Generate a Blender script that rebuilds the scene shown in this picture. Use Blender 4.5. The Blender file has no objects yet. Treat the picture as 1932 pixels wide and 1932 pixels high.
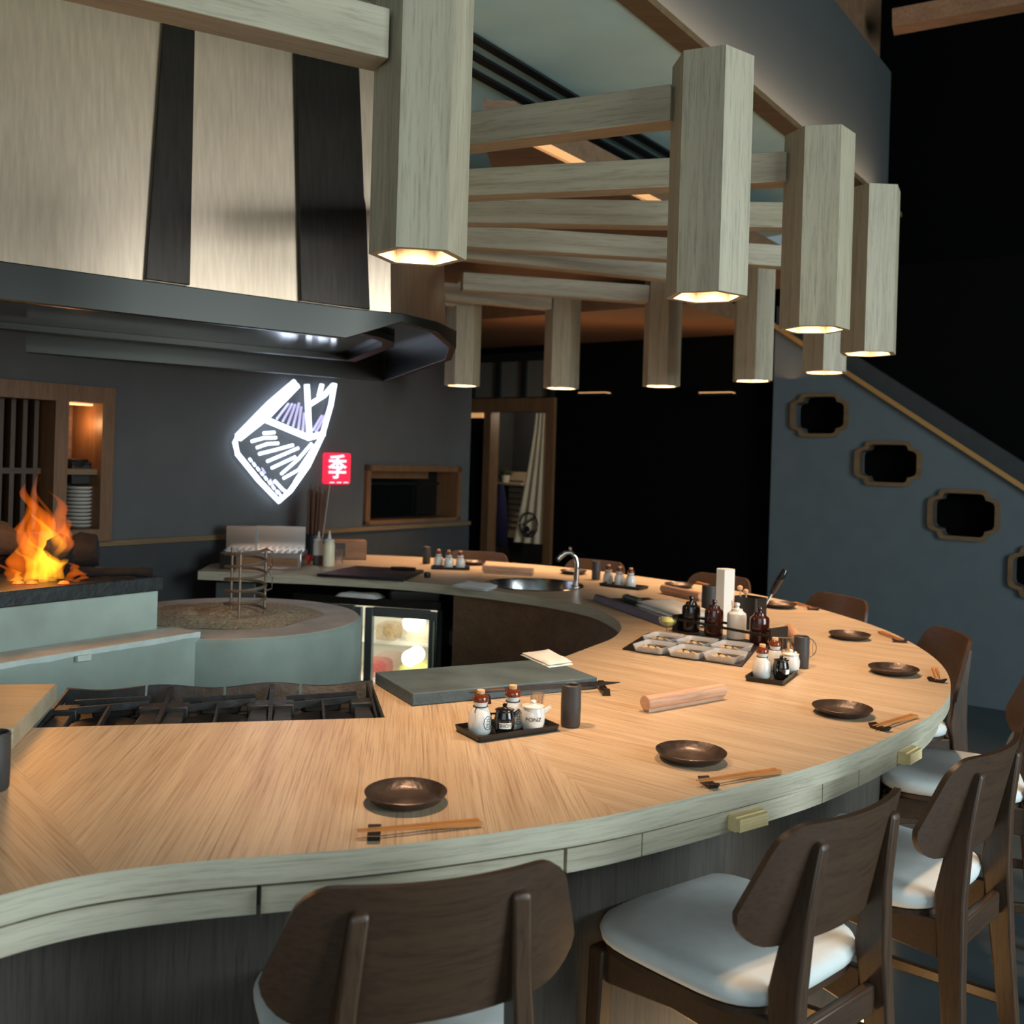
import bpy, bmesh, math, random
from mathutils import Vector, Matrix
RND = random.Random(11)
S = bpy.context.scene
COL = S.collection
PI = math.pi
EYE, FOC, HORIZON, ROLL = 1.64, 1850.0, 868.0, 0.03
CR, SR = math.cos(ROLL), math.sin(ROLL)

# ------------------------------------------------------------------ surveying
def ray(px, py):
    x, y = px - 966.0, py - HORIZON
    return (CR*x + SR*y)/FOC, (-SR*x + CR*y)/FOC
def flat(px, py, z):
    """point on the horizontal plane z"""
    u, v = ray(px, py); Y = (EYE - z)/v
    return Vector((u*Y, Y, z))
def deep(px, py, Y):
    u, v = ray(px, py)
    return Vector((u*Y, Y, EYE - v*Y))
def onwall(px, py, p0, n):
    u, v = ray(px, py)
    d = Vector((u, 1, -v)); o = Vector((0, 0, EYE))
    t = (Vector(p0) - o).dot(n)/d.dot(n)
    return o + d*t

# ------------------------------------------------------------------ materials
def rgb(r, g, b):
    f = lambda c: (c/255/12.92 if c/255 <= .04045 else ((c/255+.055)/1.055)**2.4)
    return (f(r), f(g), f(b), 1)
def newmat(name):
    m = bpy.data.materials.new(name); m.use_nodes = True
    nt = m.node_tree
    return m, nt, nt.nodes['Principled BSDF']
def plain(name, col, rough=.5, metal=0., noise=.0, nscale=8., bump=0., bscale=60., spec=.5, coat=0., stretch=(1, 1, 1)):
    m, nt, b = newmat(name)
    b.inputs['Base Color'].default_value = col
    b.inputs['Roughness'].default_value = rough
    b.inputs['Metallic'].default_value = metal
    b.inputs['Specular IOR Level'].default_value = spec
    if coat: b.inputs['Coat Weight'].default_value = coat
    tc = nt.nodes.new('ShaderNodeTexCoord')
    mp = nt.nodes.new('ShaderNodeMapping'); mp.inputs['Scale'].default_value = stretch
    nt.links.new(tc.outputs['Object'], mp.inputs['Vector'])
    if noise:
        n = nt.nodes.new('ShaderNodeTexNoise'); n.inputs['Scale'].default_value = nscale; n.inputs['Detail'].default_value = 6
        nt.links.new(mp.outputs['Vector'], n.inputs['Vector'])
        r = nt.nodes.new('ShaderNodeValToRGB')
        r.color_ramp.elements[0].position = .3; r.color_ramp.elements[1].position = .72
        r.color_ramp.elements[0].color = tuple(c*(1-noise) for c in col[:3]) + (1,)
        r.color_ramp.elements[1].color = tuple(min(1, c*(1+noise)) for c in col[:3]) + (1,)
        nt.links.new(n.outputs['Fac'], r.inputs['Fac'])
        nt.links.new(r.outputs['Color'], b.inputs['Base Color'])
    if bump:
        n2 = nt.nodes.new('ShaderNodeTexNoise'); n2.inputs['Scale'].default_value = bscale; n2.inputs['Detail'].default_value = 4
        nt.links.new(mp.outputs['Vector'], n2.inputs['Vector'])
        bp = nt.nodes.new('ShaderNodeBump'); bp.inputs['Strength'].default_value = bump; bp.inputs['Distance'].default_value = .01
        nt.links.new(n2.outputs['Fac'], bp.inputs['Height'])
        nt.links.new(bp.outputs['Normal'], b.inputs['Normal'])
    return m
def wood(name, light, mid, dark, rot=(0, 0, 0), scale=1., rough=.5, bump=.25, fine=70., coarse=3.5, dk=.42, coord='Object', fl=.1, fw=2.):
    """grain runs along local X after the rotation"""
    m, nt, b = newmat(name)
    N, L = nt.nodes.new, nt.links.new
    tc = N('ShaderNodeTexCoord')
    m1 = N('ShaderNodeMapping'); m1.inputs['Rotation'].default_value = rot
    L(tc.outputs[coord], m1.inputs['Vector'])
    def stretched(sx, sy, sz):
        q = N('ShaderNodeMapping'); q.inputs['Scale'].default_value = (sx*scale, sy*scale, sz*scale)
        L(m1.outputs['Vector'], q.inputs['Vector']); return q.outputs['Vector']
    n1 = N('ShaderNodeTexNoise'); n1.inputs['Scale'].default_value = 1; n1.inputs['Detail'].default_value = 5; n1.inputs['Distortion'].default_value = .6
    L(stretched(coarse*.35, coarse*5, coarse*5), n1.inputs['Vector'])
    n2 = N('ShaderNodeTexNoise'); n2.inputs['Scale'].default_value = 1; n2.inputs['Detail'].default_value = 8; n2.inputs['Roughness'].default_value = .7
    L(stretched(fine*fl, fine*fw, fine*fw), n2.inputs['Vector'])
    r1 = N('ShaderNodeValToRGB'); r1.color_ramp.elements[0].position = .3; r1.color_ramp.elements[1].position = .7
    r1.color_ramp.elements[0].color = mid; r1.color_ramp.elements[1].color = light
    L(n1.outputs['Fac'], r1.inputs['Fac'])
    r2 = N('ShaderNodeValToRGB'); r2.color_ramp.elements[0].position = dk-.14; r2.color_ramp.elements[1].position = dk+.12
    r2.color_ramp.elements[0].color = (1, 1, 1, 1); r2.color_ramp.elements[1].color = (0, 0, 0, 1)
    L(n2.outputs['Fac'], r2.inputs['Fac'])
    mx = N('ShaderNodeMix'); mx.data_type = 'RGBA'
    L(r2.outputs['Color'], mx.inputs['Factor']); L(r1.outputs['Color'], mx.inputs['A'])
    mx.inputs['B'].default_value = dark
    L(mx.outputs['Result'], b.inputs['Base Color'])
    b.inputs['Roughness'].default_value = rough
    if bump:
        bp = N('ShaderNodeBump'); bp.inputs['Strength'].default_value = bump; bp.inputs['Distance'].default_value = .002
        L(n2.outputs['Fac'], bp.inputs['Height']); L(bp.outputs['Normal'], b.inputs['Normal'])
    return m
def glow(name, col, strength):
    m = bpy.data.materials.new(name); m.use_nodes = True
    nt = m.node_tree; b = nt.nodes['Principled BSDF']
    b.inputs['Base Color'].default_value = col
    b.inputs['Emission Color'].default_value = col
    b.inputs['Emission Strength'].default_value = strength
    return m
def glass(name, col=(1, 1, 1, 1), rough=.02, alpha=.25):
    m, nt, b = newmat(name)
    b.inputs['Base Color'].default_value = col
    b.inputs['Roughness'].default_value = rough
    b.inputs['Transmission Weight'].default_value = 1.
    b.inputs['IOR'].default_value = 1.45
    tr = nt.nodes.new('ShaderNodeBsdfTransparent'); tr.inputs['Color'].default_value = col
    mx = nt.nodes.new('ShaderNodeMixShader'); mx.inputs['Fac'].default_value = alpha
    nt.links.new(tr.outputs[0], mx.inputs[1]); nt.links.new(b.outputs[0], mx.inputs[2])
    nt.links.new(mx.outputs[0], nt.nodes['Material Output'].inputs['Surface'])
    return m

OAK = dict(light=rgb(180, 172, 148), mid=rgb(158, 149, 126), dark=rgb(124, 115, 95), dk=.38, bump=.12)
M = {}
M['oak_edge'] = wood('pale oak edge band', coord='UV', light=rgb(196, 192, 172), mid=rgb(178, 173, 152), dark=rgb(142, 136, 116), dk=.4, bump=.15, coarse=4.5)
M['oak_x'] = wood('pale oak along x', **OAK)
M['oak_z'] = wood('pale oak upright', rot=(0, PI/2, 0), **OAK)
M['oak_y'] = wood('pale oak along y', rot=(0, 0, PI/2), **OAK)
TOP = dict(light=rgb(206, 186, 156), mid=rgb(184, 160, 130), dark=rgb(128, 104, 80), rough=.38, coarse=3.6, dk=.405, fl=.045, fw=2.6)
for k, a in (('a', 96), ('b', 132), ('c', 142), ('d', 10), ('e', -20)):
    M['top_'+k] = wood('worktop oak '+k, rot=(0, 0, -math.radians(a)), **TOP)
M['soffit'] = wood('brown oak', light=rgb(128, 100, 74), mid=rgb(108, 82, 60), dark=rgb(82, 60, 44), rough=.55)
M['frame_oak'] = wood('amber oak frame', light=rgb(122, 88, 58), mid=rgb(104, 74, 48), dark=rgb(80, 56, 36), rot=(0, PI/2, 0))
M['trim_oak'] = wood('amber oak trim', light=rgb(120, 98, 68), mid=rgb(104, 82, 56), dark=rgb(80, 62, 42))
M['walnut'] = wood('dark walnut', light=rgb(78, 58, 42), mid=rgb(66, 48, 34), dark=rgb(48, 34, 24), rot=(0, PI/2, 0), rough=.42, bump=.1)
M['walnut_x'] = wood('dark walnut across', light=rgb(76, 57, 42), mid=rgb(66, 48, 35), dark=rgb(52, 38, 28), rough=.4, bump=.08)
M['stick'] = wood('chopstick wood', light=rgb(196, 132, 66), mid=rgb(176, 112, 52), dark=rgb(130, 80, 38))
M['rollwood'] = wood('pink beech', light=rgb(206, 168, 140), mid=rgb(190, 148, 120), dark=rgb(150, 112, 88))
M['plank'] = wood('charcoal planks', light=rgb(74, 69, 62), mid=rgb(62, 58, 52), dark=rgb(42, 40, 36), rot=(0, PI/2, 0), rough=.6)
M['box_wood'] = wood('brown box wood', light=rgb(150, 108, 74), mid=rgb(132, 92, 62), dark=rgb(96, 66, 44))
M['seat'] = plain('pale grey upholstery', rgb(222, 230, 230), .55, noise=.05, nscale=20, bump=.05, bscale=300)
M['concrete'] = plain('smooth concrete', rgb(164, 178, 168), .75, noise=.24, nscale=3.2, bump=.12, bscale=22)
M['concrete_top'] = plain('worn concrete', rgb(216, 202, 190), .8, noise=.2, nscale=6, bump=.2, bscale=40)
M['white_edge'] = plain('white plaster edge', rgb(205, 216, 210), .7, noise=.1, nscale=30)
M['ash'] = plain('grey ash', rgb(196, 176, 146), .95, noise=.4, nscale=60, bump=.7, bscale=90)
M['slate'] = plain('grey slate', rgb(74, 92, 98), .6, noise=.3, nscale=7, bump=.3, bscale=60)
M['black'] = plain('matt black', rgb(22, 22, 22), .5)
M['blackmetal'] = plain('black metal', rgb(30, 31, 31), .42, .5, noise=.25, nscale=20)
M['castiron'] = plain('cast iron', rgb(36, 40, 42), .5, .0, noise=.5, nscale=24, bump=.2, bscale=50)
M['void'] = plain('black wall paint', rgb(5, 5, 5), .9, spec=.08)
M['charcoal_wall'] = plain('charcoal plaster', rgb(78, 80, 80), .8, noise=.07, nscale=5, bump=.1, bscale=80)
M['wainscot'] = plain('dark wainscot', rgb(50, 53, 55), .75, noise=.12, nscale=9)
M['blue_wall'] = plain('blue grey plaster', rgb(88, 100, 106), .8, noise=.06, nscale=6, bump=.12, bscale=160)
M['teal'] = plain('teal ceiling paint', rgb(198, 236, 236), .8, noise=.07, nscale=3)
M['greyteal'] = plain('grey bulkhead paint', rgb(52, 60, 61), .75, noise=.05, nscale=2)
M['floor'] = plain('dark slate tile', rgb(60, 70, 74), .45, noise=.15, nscale=3)
M['steel'] = plain('brushed stainless steel', rgb(220, 194, 170), .34, 1., noise=.1, nscale=5, stretch=(14, 14, .5))
M['steel_dark'] = plain('dark steel blade and reflection band', rgb(66, 60, 56), .3, 1., noise=.15, nscale=5, stretch=(14, 14, .5))
M['mirror'] = plain('polished stainless', rgb(150, 146, 142), .1, 1.)
M['lip'] = plain('satin steel rim', rgb(62, 62, 59), .38, .9)
M['chrome'] = plain('chrome', rgb(225, 225, 225), .08, 1.)
M['sinksteel'] = plain('sink steel', rgb(190, 190, 190), .22, 1.)
M['plate'] = plain('bronze brown stoneware', rgb(66, 54, 48), .34, .35, noise=.45, nscale=28, bump=.15, bscale=70)
M['rest'] = plain('black lacquer', rgb(32, 25, 22), .3)
M['glaze_white'] = plain('white glazed ceramic', rgb(228, 228, 222), .18, coat=.4)
M['glaze_black'] = plain('black glazed ceramic', rgb(24, 20, 19), .1, coat=.5)
M['glaze_brown'] = plain('amber brown glaze', rgb(110, 48, 24), .12, coat=.5)
M['glaze_dark'] = plain('dark brown glaze', rgb(58, 26, 20), .1, coat=.5)
M['cork'] = plain('cork', rgb(214, 168, 124), .8, noise=.15, nscale=90)
M['tray'] = plain('black tray', rgb(30, 29, 28), .4)
M['cup'] = plain('charcoal stoneware', rgb(58, 58, 58), .5, noise=.15, nscale=30)
M['ink'] = plain('black ink', rgb(22, 22, 26), .6)
M['towel'] = plain('white cotton towel', rgb(226, 230, 228), .9, noise=.05, nscale=14, bump=.3, bscale=120)
M['paper'] = plain('white paper', rgb(226, 232, 230), .8)
M['label'] = plain('label paper', rgb(236, 236, 230), .7)
M['purple'] = plain('violet grey tray', rgb(88, 84, 100), .5, noise=.12, nscale=10)
M['green'] = plain('dark green handle', rgb(62, 78, 68), .4)
M['glass'] = glass('clear glass', alpha=.42)
def frosted(name, col, fac):
    m, nt, b = newmat(name); b.inputs['Base Color'].default_value = col; b.inputs['Roughness'].default_value = .12
    tr = nt.nodes.new('ShaderNodeBsdfTransparent'); mx = nt.nodes.new('ShaderNodeMixShader'); mx.inputs['Fac'].default_value = fac
    nt.links.new(tr.outputs[0], mx.inputs[1]); nt.links.new(b.outputs[0], mx.inputs[2])
    nt.links.new(mx.outputs[0], nt.nodes['Material Output'].inputs['Surface']); return m
M['acrylic'] = frosted('clear dish', (.88, .9, .9, 1), .3)
M['food'] = plain('condiment slices', rgb(196, 168, 120), .6, noise=.35, nscale=60)
M['foodb'] = plain('brown condiment', rgb(60, 54, 50), .6, noise=.4, nscale=60)
M['lemon'] = plain('yellow green lemon', rgb(206, 206, 120), .5, noise=.15, nscale=40)
M['red'] = plain('red lacquer', rgb(196, 62, 54), .3)
M['cream'] = plain('cream squeeze plastic', rgb(226, 218, 186), .35)
M['soy'] = plain('dark sauce plastic', rgb(66, 58, 56), .35)
M['clearplastic'] = plain('pale plastic', rgb(206, 198, 190), .35)
M['reed'] = plain('brown reed', rgb(92, 62, 46), .7)
M['wire'] = plain('greyed wire', rgb(128, 114, 98), .5, .6)
M['linen'] = plain('linen curtain', rgb(196, 178, 150), .9, noise=.06, nscale=10)
M['navy'] = plain('navy cloth', rgb(44, 48, 92), .9)
M['leaf'] = plain('green leaves', rgb(70, 96, 50), .7)
M['gold'] = plain('brass edge', rgb(176, 138, 84), .4, .3)
M['handle'] = plain('pale fluted wood', rgb(246, 224, 168), .45, noise=.1, nscale=20)
M['wood_log'] = plain('charred log', rgb(22, 17, 15), .9, noise=.4, nscale=30, bump=.5, bscale=40)
M['pane_dark'] = plain('dark window glass', rgb(12, 14, 13), .12)
M['screen'] = plain('frosted transom pane', rgb(96, 92, 84), .4)
M['fridge_in'] = plain('white fridge liner', rgb(235, 232, 214), .5)
M['fridge_frame'] = plain('grey steel door frame', rgb(100, 110, 112), .4, .6)
M['meat'] = plain('pink packets', rgb(190, 96, 92), .5, noise=.3, nscale=60)
M['neon'] = glow('white neon', (.72, .82, 1., 1), 2.6)
M['neon_soft'] = glow('lilac neon', (.55, .52, .8, 1), .75)
M['redlit'] = glow('red lit sign', rgb(255, 40, 70), .85)
M['pinklit'] = glow('pink white lit', (1., .72, .85, 1), 1.1)
M['bulb'] = glow('warm lamp', (1., .42, .14, 1), 4.)
M['footled'] = glow('amber foot led', (1., .55, .2, 1), 7.)
M['led'] = glow('amber led', (1., .5, .22, 1), 1.6)
M['ledsoft'] = glow('soft amber led', (1., .5, .2, 1), .42)
M['fridge_lamp'] = glow('fridge tube', (1., .97, .85, 1), 6.)
M['ember'] = glow('ember', (1., .12, .01, 1), 1.5)

# ------------------------------------------------------------------ mesh builder
class MB:
    def __init__(self): self.bm = bmesh.new(); self.mi = 0
    def face(self, vs):
        try:
            f = self.bm.faces.new(vs); f.material_index = self.mi; return f
        except ValueError: return None
    def rings(self, rings, closed=True, cap0=True, cap1=True, loop=False):
        V = [[self.bm.verts.new(p) for p in r] for r in rings]
        n = len(V[0]); m = len(V)
        for i in range(m if loop else m-1):
            a, b = V[i], V[(i+1) % m]
            for j in range(n if closed else n-1):
                k = (j+1) % n
                self.face([a[j], a[k], b[k], b[j]])
        if closed and not loop:
            if cap0: self.face(V[0][::-1])
            if cap1: self.face(V[-1])
        return V
    def prism(self, poly, z0, z1, mat=None):
        T = (lambda p: mat @ Vector(p)) if mat else Vector
        return self.rings([[T((x, y, z0)) for x, y in poly], [T((x, y, z1)) for x, y in poly]])
    def box(self, x0, x1, y0, y1, z0, z1, mat=None):
        return self.prism([(x0, y0), (x1, y0), (x1, y1), (x0, y1)], z0, z1, mat)
    def bar(self, p, q, w, h, up=(0, 0, 1)):
        p, q = Vector(p), Vector(q); d = (q-p).normalized(); u = Vector(up)
        s = d.cross(u).normalized(); t = s.cross(d).normalized()
        c = [(-1, -1), (1, -1), (1, 1), (-1, 1)]
        return self.rings([[b + s*(a*w/2) + t*(e*h/2) for a, e in c] for b in (p, q)])
    def tube(self, pts, r, seg=8, closed=False):
        pts = [Vector(p) for p in pts]; n = len(pts); R = []
        up = Vector((0, 0, 1))
        for i, p in enumerate(pts):
            a = pts[i-1] if (i > 0 or closed) else p
            b = pts[(i+1) % n] if (i < n-1 or closed) else p
            d = (b-a).normalized()
            s = d.cross(up)
            if s.length < .05: s = d.cross(Vector((1, 0, 0)))
            s.normalize(); t = s.cross(d).normalized()
            rr = r[i] if isinstance(r, (list, tuple)) else r
            R.append([p + s*(rr*math.cos(2*PI*j/seg)) + t*(rr*math.sin(2*PI*j/seg)) for j in range(seg)])
        return self.rings(R, loop=closed)
    def lathe(self, prof, seg=28, c=(0, 0, 0), mat=None, cap0=True, cap1=True):
        c = Vector(c); T = (lambda p: mat @ p) if mat else (lambda p: p)
        return self.rings([[T(c + Vector((r*math.cos(2*PI*j/seg), r*math.sin(2*PI*j/seg), z))) for j in range(seg)] for r, z in prof], cap0=cap0, cap1=cap1)
    def build(self, name, mat, parent=None, ang=35, bevel=0., bseg=2, loc=None, rotz=None):
        bm = self.bm
        bmesh.ops.remove_doubles(bm, verts=bm.verts, dist=1e-6)
        bmesh.ops.recalc_face_normals(bm, faces=bm.faces)
        me = bpy.data.meshes.new(name); bm.to_mesh(me); bm.free()
        for mm in (mat if isinstance(mat, (list, tuple)) else [mat]):
            me.materials.append(M[mm] if isinstance(mm, str) else mm)
        o = bpy.data.objects.new(name, me); COL.objects.link(o)
        if parent: o.parent = parent
        if loc is not None: o.location = loc
        if rotz is not None: o.rotation_euler = (0, 0, rotz)
        for p in me.polygons: p.use_smooth = True
        me.set_sharp_from_angle(angle=math.radians(ang))
        if bevel:
            bv = o.modifiers.new('bevel', 'BEVEL'); bv.width = bevel; bv.segments = bseg
            bv.limit_method = 'ANGLE'; bv.angle_limit = math.radians(40)
        return o
def tag(o, label=None, cat=None, group=None, kind=None):
    if label: o['label'] = label
    if cat: o['category'] = cat
    if group: o['group'] = group
    if kind: o['kind'] = kind
    return o
def thing(name, label, cat, loc=(0, 0, 0), rotz=0., group=None):
    o = bpy.data.objects.new(name, None); COL.objects.link(o)
    o.location = loc; o.rotation_euler = (0, 0, rotz); o.empty_display_size = .05
    return tag(o, label, cat, group)
def dup(root, loc, rotz, label, group=None):
    def cp(o, par):
        c = o.copy(); COL.objects.link(c)
        if par: c.parent = par
        for ch in [x for x in o.children]: cp(ch, c)
        return c
    r = cp(root, None); r.location = loc; r.rotation_euler = (0, 0, rotz)
    r['label'] = label
    if group: r['group'] = group
    return r
def struct(o): o['kind'] = 'structure'; return o
def rrect(w, d, r, n=6):
    out = []
    for cx, cy, a0 in ((w/2-r, d/2-r, 0), (-w/2+r, d/2-r, 90), (-w/2+r, -d/2+r, 180), (w/2-r, -d/2+r, 270)):
        for k in range(n+1):
            a = math.radians(a0 + 90*k/n); out.append((cx + r*math.cos(a), cy + r*math.sin(a)))
    return out
def spline(pts, n=8):
    P = [Vector(p) for p in pts]; out = []
    for i in range(len(P)-1):
        a = P[i-1] if i else P[0]*2-P[1]; b, c = P[i], P[i+1]
        d = P[i+2] if i+2 < len(P) else P[-1]*2-P[-2]
        for k in range(n):
            t = k/n
            out.append(.5*((2*b)+(c-a)*t+(2*a-5*b+4*c-d)*t*t+(3*b-a-3*c+d)*t**3))
    out.append(P[-1]); return out
def offset(path, d):
    out = []
    for i, p in enumerate(path):
        a = path[max(0, i-1)]; b = path[min(len(path)-1, i+1)]
        t = (b-a).normalized(); out.append(p + Vector((-t.y, t.x))*d)
    return out
def sheet(mb, path, z0, z1, th):
    """a curved upright board of thickness th along a plan path"""
    q = offset(path, th)
    rings = [[(a.x, a.y, z0), (b.x, b.y, z0), (b.x, b.y, z1), (a.x, a.y, z1)] for a, b in zip(path, q)]
    mb.rings(rings)
def text_mesh(body, size, name='lettering', mat='ink', parent=None, ext=.0006):
    cu = bpy.data.curves.new(name, 'FONT'); cu.body = body; cu.size = size; cu.extrude = ext; cu.offset = size*.016 if len(body) == 1 else 0.
    cu.align_x = 'CENTER'; cu.align_y = 'CENTER'
    t = bpy.data.objects.new('tmp', cu); COL.objects.link(t)
    bpy.context.view_layer.update()
    me = bpy.data.meshes.new_from_object(t.evaluated_get(bpy.context.evaluated_depsgraph_get()))
    bpy.data.objects.remove(t); me.materials.clear(); me.materials.append(M[mat]); me.name = name
    o = bpy.data.objects.new(name, me); COL.objects.link(o)
    if parent: o.parent = parent
    return o
def wrap(o, rad, zc, phi):
    """bend a flat lettering mesh around an upright cylinder of radius rad(z)"""
    for v in o.data.vertices:
        x, y, e = v.co; z = zc + y; r = rad(z) + .0004 + max(e, 0); a = phi + x/rad(z)
        v.co = (r*math.cos(a), r*math.sin(a), z)
def prof_rad(prof):
    def f(z):
        for (r0, z0), (r1, z1) in zip(prof, prof[1:]):
            if z0 <= z <= z1 and z1 > z0: return r0 + (r1-r0)*(z-z0)/(z1-z0)
        return prof[-1][0]
    return f

# ------------------------------------------------------------------ room shell
D1 = Vector((.584, .812, 0)).normalized(); N1 = Vector((D1.y, -D1.x, 0))
W0 = Vector((-.36, 8.09, 0)); WR = math.atan2(-D1.y, -D1.x)       # left wall frame: x runs towards the camera, y into the room
B0 = Vector((.42, 9.2, 0)); BR = math.atan2(-D1.x, D1.y)            # far wall frame: x runs to the right, y away from the camera
def wl(px, py, off=0.):
    p = onwall(px, py, W0 + N1*off, N1) - W0
    return -p.dot(D1), p.z
def bw(px, py, off=0.):
    p = onwall(px, py, B0 + D1*off, D1) - B0
    return p.dot(N1), p.z
f = MB(); f.box(-7, 8, -4.5, 13, -.1, 0); struct(f.build('floor', 'floor'))

# left wall with a shelf niche and a window opening
sR, zNt = wl(213, 733); _, zNb = wl(206, 1022); sL = sR + 1.5
wR, zWt = wl(866, 880); wL_, zWb = wl(684, 990)
ZT = 3.39
m = MB()
m.box(-.02, wR, -.3, 0, 0, ZT); m.box(wR, wL_, -.3, 0, 0, zWb); m.box(wR, wL_, -.3, 0, zWt, ZT)
m.box(wL_, sR, -.3, 0, 0, ZT); m.box(sR, sL, -.3, 0, 0, zNb); m.box(sR, sL, -.3, 0, zNt, ZT); m.box(sL, sL+3, -.3, 0, 0, ZT)
m.box(sR-.02, sL+.02, -.34, -.3, 0, ZT); m.box(wR-.02, wL_+.02, -.34, -.3, 0, ZT)
struct(m.build('wall_left', 'charcoal_wall', loc=W0, rotz=WR))
m = MB(); m.box(-.02, sL+3, .002, .014, 0, 1.09); struct(m.build('trim_1', 'wainscot', loc=W0, rotz=WR))
m = MB(); m.box(-.02, sL+3, .002, .03, 1.095, 1.125); struct(m.build('trim_2', 'trim_oak', loc=W0, rotz=WR))
# window in the left wall
w1 = MB(); t = .045
w1.box(wR, wR+t, -.28, .03, zWb, zWt); w1.box(wL_-t, wL_, -.28, .03, zWb, zWt)
w1.box(wR, wL_, -.28, .03, zWt-t, zWt); w1.box(wR, wL_, -.28, .03, zWb, zWb+t*.6)
win = struct(w1.build('window_1', 'frame_oak', loc=W0, rotz=WR)); tag(win, 'oak framed serving window in the charcoal wall', 'window')
g = MB(); g.box(wR+t, wL_-t, -.2, -.19, zWb+.03, zWt-t); g.build('pane', 'pane_dark', win)
g = MB(); mid = (wR*.72+wL_*.28)
g.box(mid-.012, mid+.012, -.186, -.165, zWb+.03, zWt-t); g.box(wR+t, wL_-t, -.186, -.165, zWb+.28, zWb+.3); g.build('glazing_bar', 'blackmetal', win)
g = MB(); g.box(mid-.1, wL_-.15, -.164, -.15, zWt-t-.06, zWt-t-.002); g.build('blind', 'frame_oak', win)
# niche frame, slats, shelf
n0 = thing('wall_niche', 'oak framed wall niche with dark slats and a lit shelf', 'niche', W0, WR)
q = MB(); t = .075
q.box(sR, sR+t, -.29, .03, zNb, zNt); q.box(sR+t, sL, -.29, .03, zNt-t*1.2, zNt); q.box(sR+t, sL, -.29, .03, zNb, zNb+t)
sm1, _ = wl(126, 800); q.box(sm1, sm1+.075, -.29, .02, zNb+t, zNt-t*1.2)
q.build('frame', 'frame_oak', n0)
_, zs = wl(160, 885)
q = MB(); q.box(sR+t, sm1, -.29, -.005, zs-.03, zs); q.build('shelf', 'trim_oak', n0)
q = MB(); q.box(sR+t, sm1, -.295, -.27, zNb+t, zNt-t*1.2); q.build('back_panel', 'soffit', n0)
q = MB(); q.box(sR+t+.005, sm1-.005, -.1, -.06, zNt-t*1.2-.012, zNt-t*1.2-.001); q.build('shelf_light', 'led', n0)
for k in range(11):
    q = MB(); s = sm1 + .1 + k*.062; q.box(s, s+.024, -.16, -.1, zNb+t, zNt-t*1.2); q.build('slat', 'walnut', n0)
q = MB(); q.box(sm1+.075, sL, -.295, -.27, zNb+t, zNt-t*1.2); q.build('dark_backing', 'void', n0)
q = MB(); q.box(sm1+.08, sL-.01, -.17, -.095, zs-.03, zs); q.build('cross_rail', 'walnut_x', n0)
sP = wl(152, 970, -.14)[0]
for k in range(11):
    p = MB(); p.lathe([(.04, 0), (.07, .004), (.092, .017), (.09, .019), (.04, .008)], 24)
    o = p.build('side_plate', 'glaze_white'); o.location = W0 - D1*sP - N1*.14 + Vector((0, 0, zNb+.076+k*.021))
    nm = ['lowest', 'second from the bottom', 'third from the bottom', 'fourth from the bottom', 'fifth from the bottom', 'sixth, at the middle', 'fifth from the top', 'fourth from the top', 'third from the top', 'second from the top', 'topmost'][k]
    tag(o, 'white plate in the niche stack, '+nm, 'plate', 'stack of plates in the wall niche')
p = MB(); p.box(-.1, .1, -.08, .08, 0, .11); p.box(-.105, .105, -.085, .085, .11, .122)
o = p.build('storage_box', 'black', bevel=.004); o.location = W0 - D1*sP - N1*.15; o.rotation_euler.z = WR
o.location.z = zNb+.076+11*.021+.012
tag(o, 'black lidded box on the plate stack under the niche shelf', 'box')
p = MB(); p.lathe([(.03, 0), (.055, .01), (.07, .05), (.066, .052), (.05, .012)], 20, mat=Matrix.Rotation(.0, 4, 'X'))
p.bar((.06, 0, .04), (.17, 0, .085), .02, .014)
o = p.build('ladle_bowl', 'black'); o.location = W0 - D1*(sm1-.12) - N1*.12 + Vector((0, 0, zs+.001)); o.rotation_euler.z = WR+PI
tag(o, 'black ladle bowl with raised handle on the lit niche shelf', 'bowl')

# far wall, doorway and transom
dL, zD = bw(918, 780); dR, _ = bw(1050, 780); _, zBt = bw(960, 752); _, zBb = bw(960, 777)
cR, _ = bw(1462, 900); cL, _ = bw(860, 900)
_, zTr = bw(960, 668)
m = MB(); m.box(cL-1.5, dL, 0, .12, 0, zTr+.05); m.box(dR, cR+2.2, 0, .12, 0, 3.2); m.box(dL, dR, 0, .12, zBt, 3.2); m.box(cL-1.5, dL, 0, .12, zTr, 3.2)
struct(m.build('wall_back', 'void', loc=B0, rotz=BR))
dpost = .085
d = MB(); d.box(dL, dL+dpost, -.04, .1, 0, zBb); d.box(dR-dpost, dR, -.04, .1, 0, zBb); d.box(cL-.3, dR, -.05, .1, zBb, zBt)
door = struct(d.build('door_1', 'frame_oak', loc=B0, rotz=BR)); tag(door, 'oak framed doorway with a linen curtain', 'doorway')
tr = thing('transom_window', 'black framed transom window above the oak doorway', 'window', B0, BR)
xs = [bw(900, 700)[0], bw(948, 700)[0], bw(996, 700)[0], bw(1045, 700)[0]]
q = MB(); q.box(xs[0]-.06, xs[3]+.06, -.07, -.002, zTr-.08, zTr)
for x in xs: q.box(x-.025, x+.025, -.07, -.002, zBt+.002, zTr-.08)
q.build('frame', 'black', tr)
for a, b in zip(xs, xs[1:]):
    q = MB(); q.box(a+.025, b-.025, -.04, -.03, zBt+.01, zTr-.08); q.build('pane', 'screen', tr)
l = MB(); l.box(cL, dL-.01, -.06, -.02, zBb-.06, zBb-.012); tag(l.build('wall_light', 'ledsoft', loc=B0, rotz=BR), 'glowing strip light left of the oak doorway', 'light')
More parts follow.
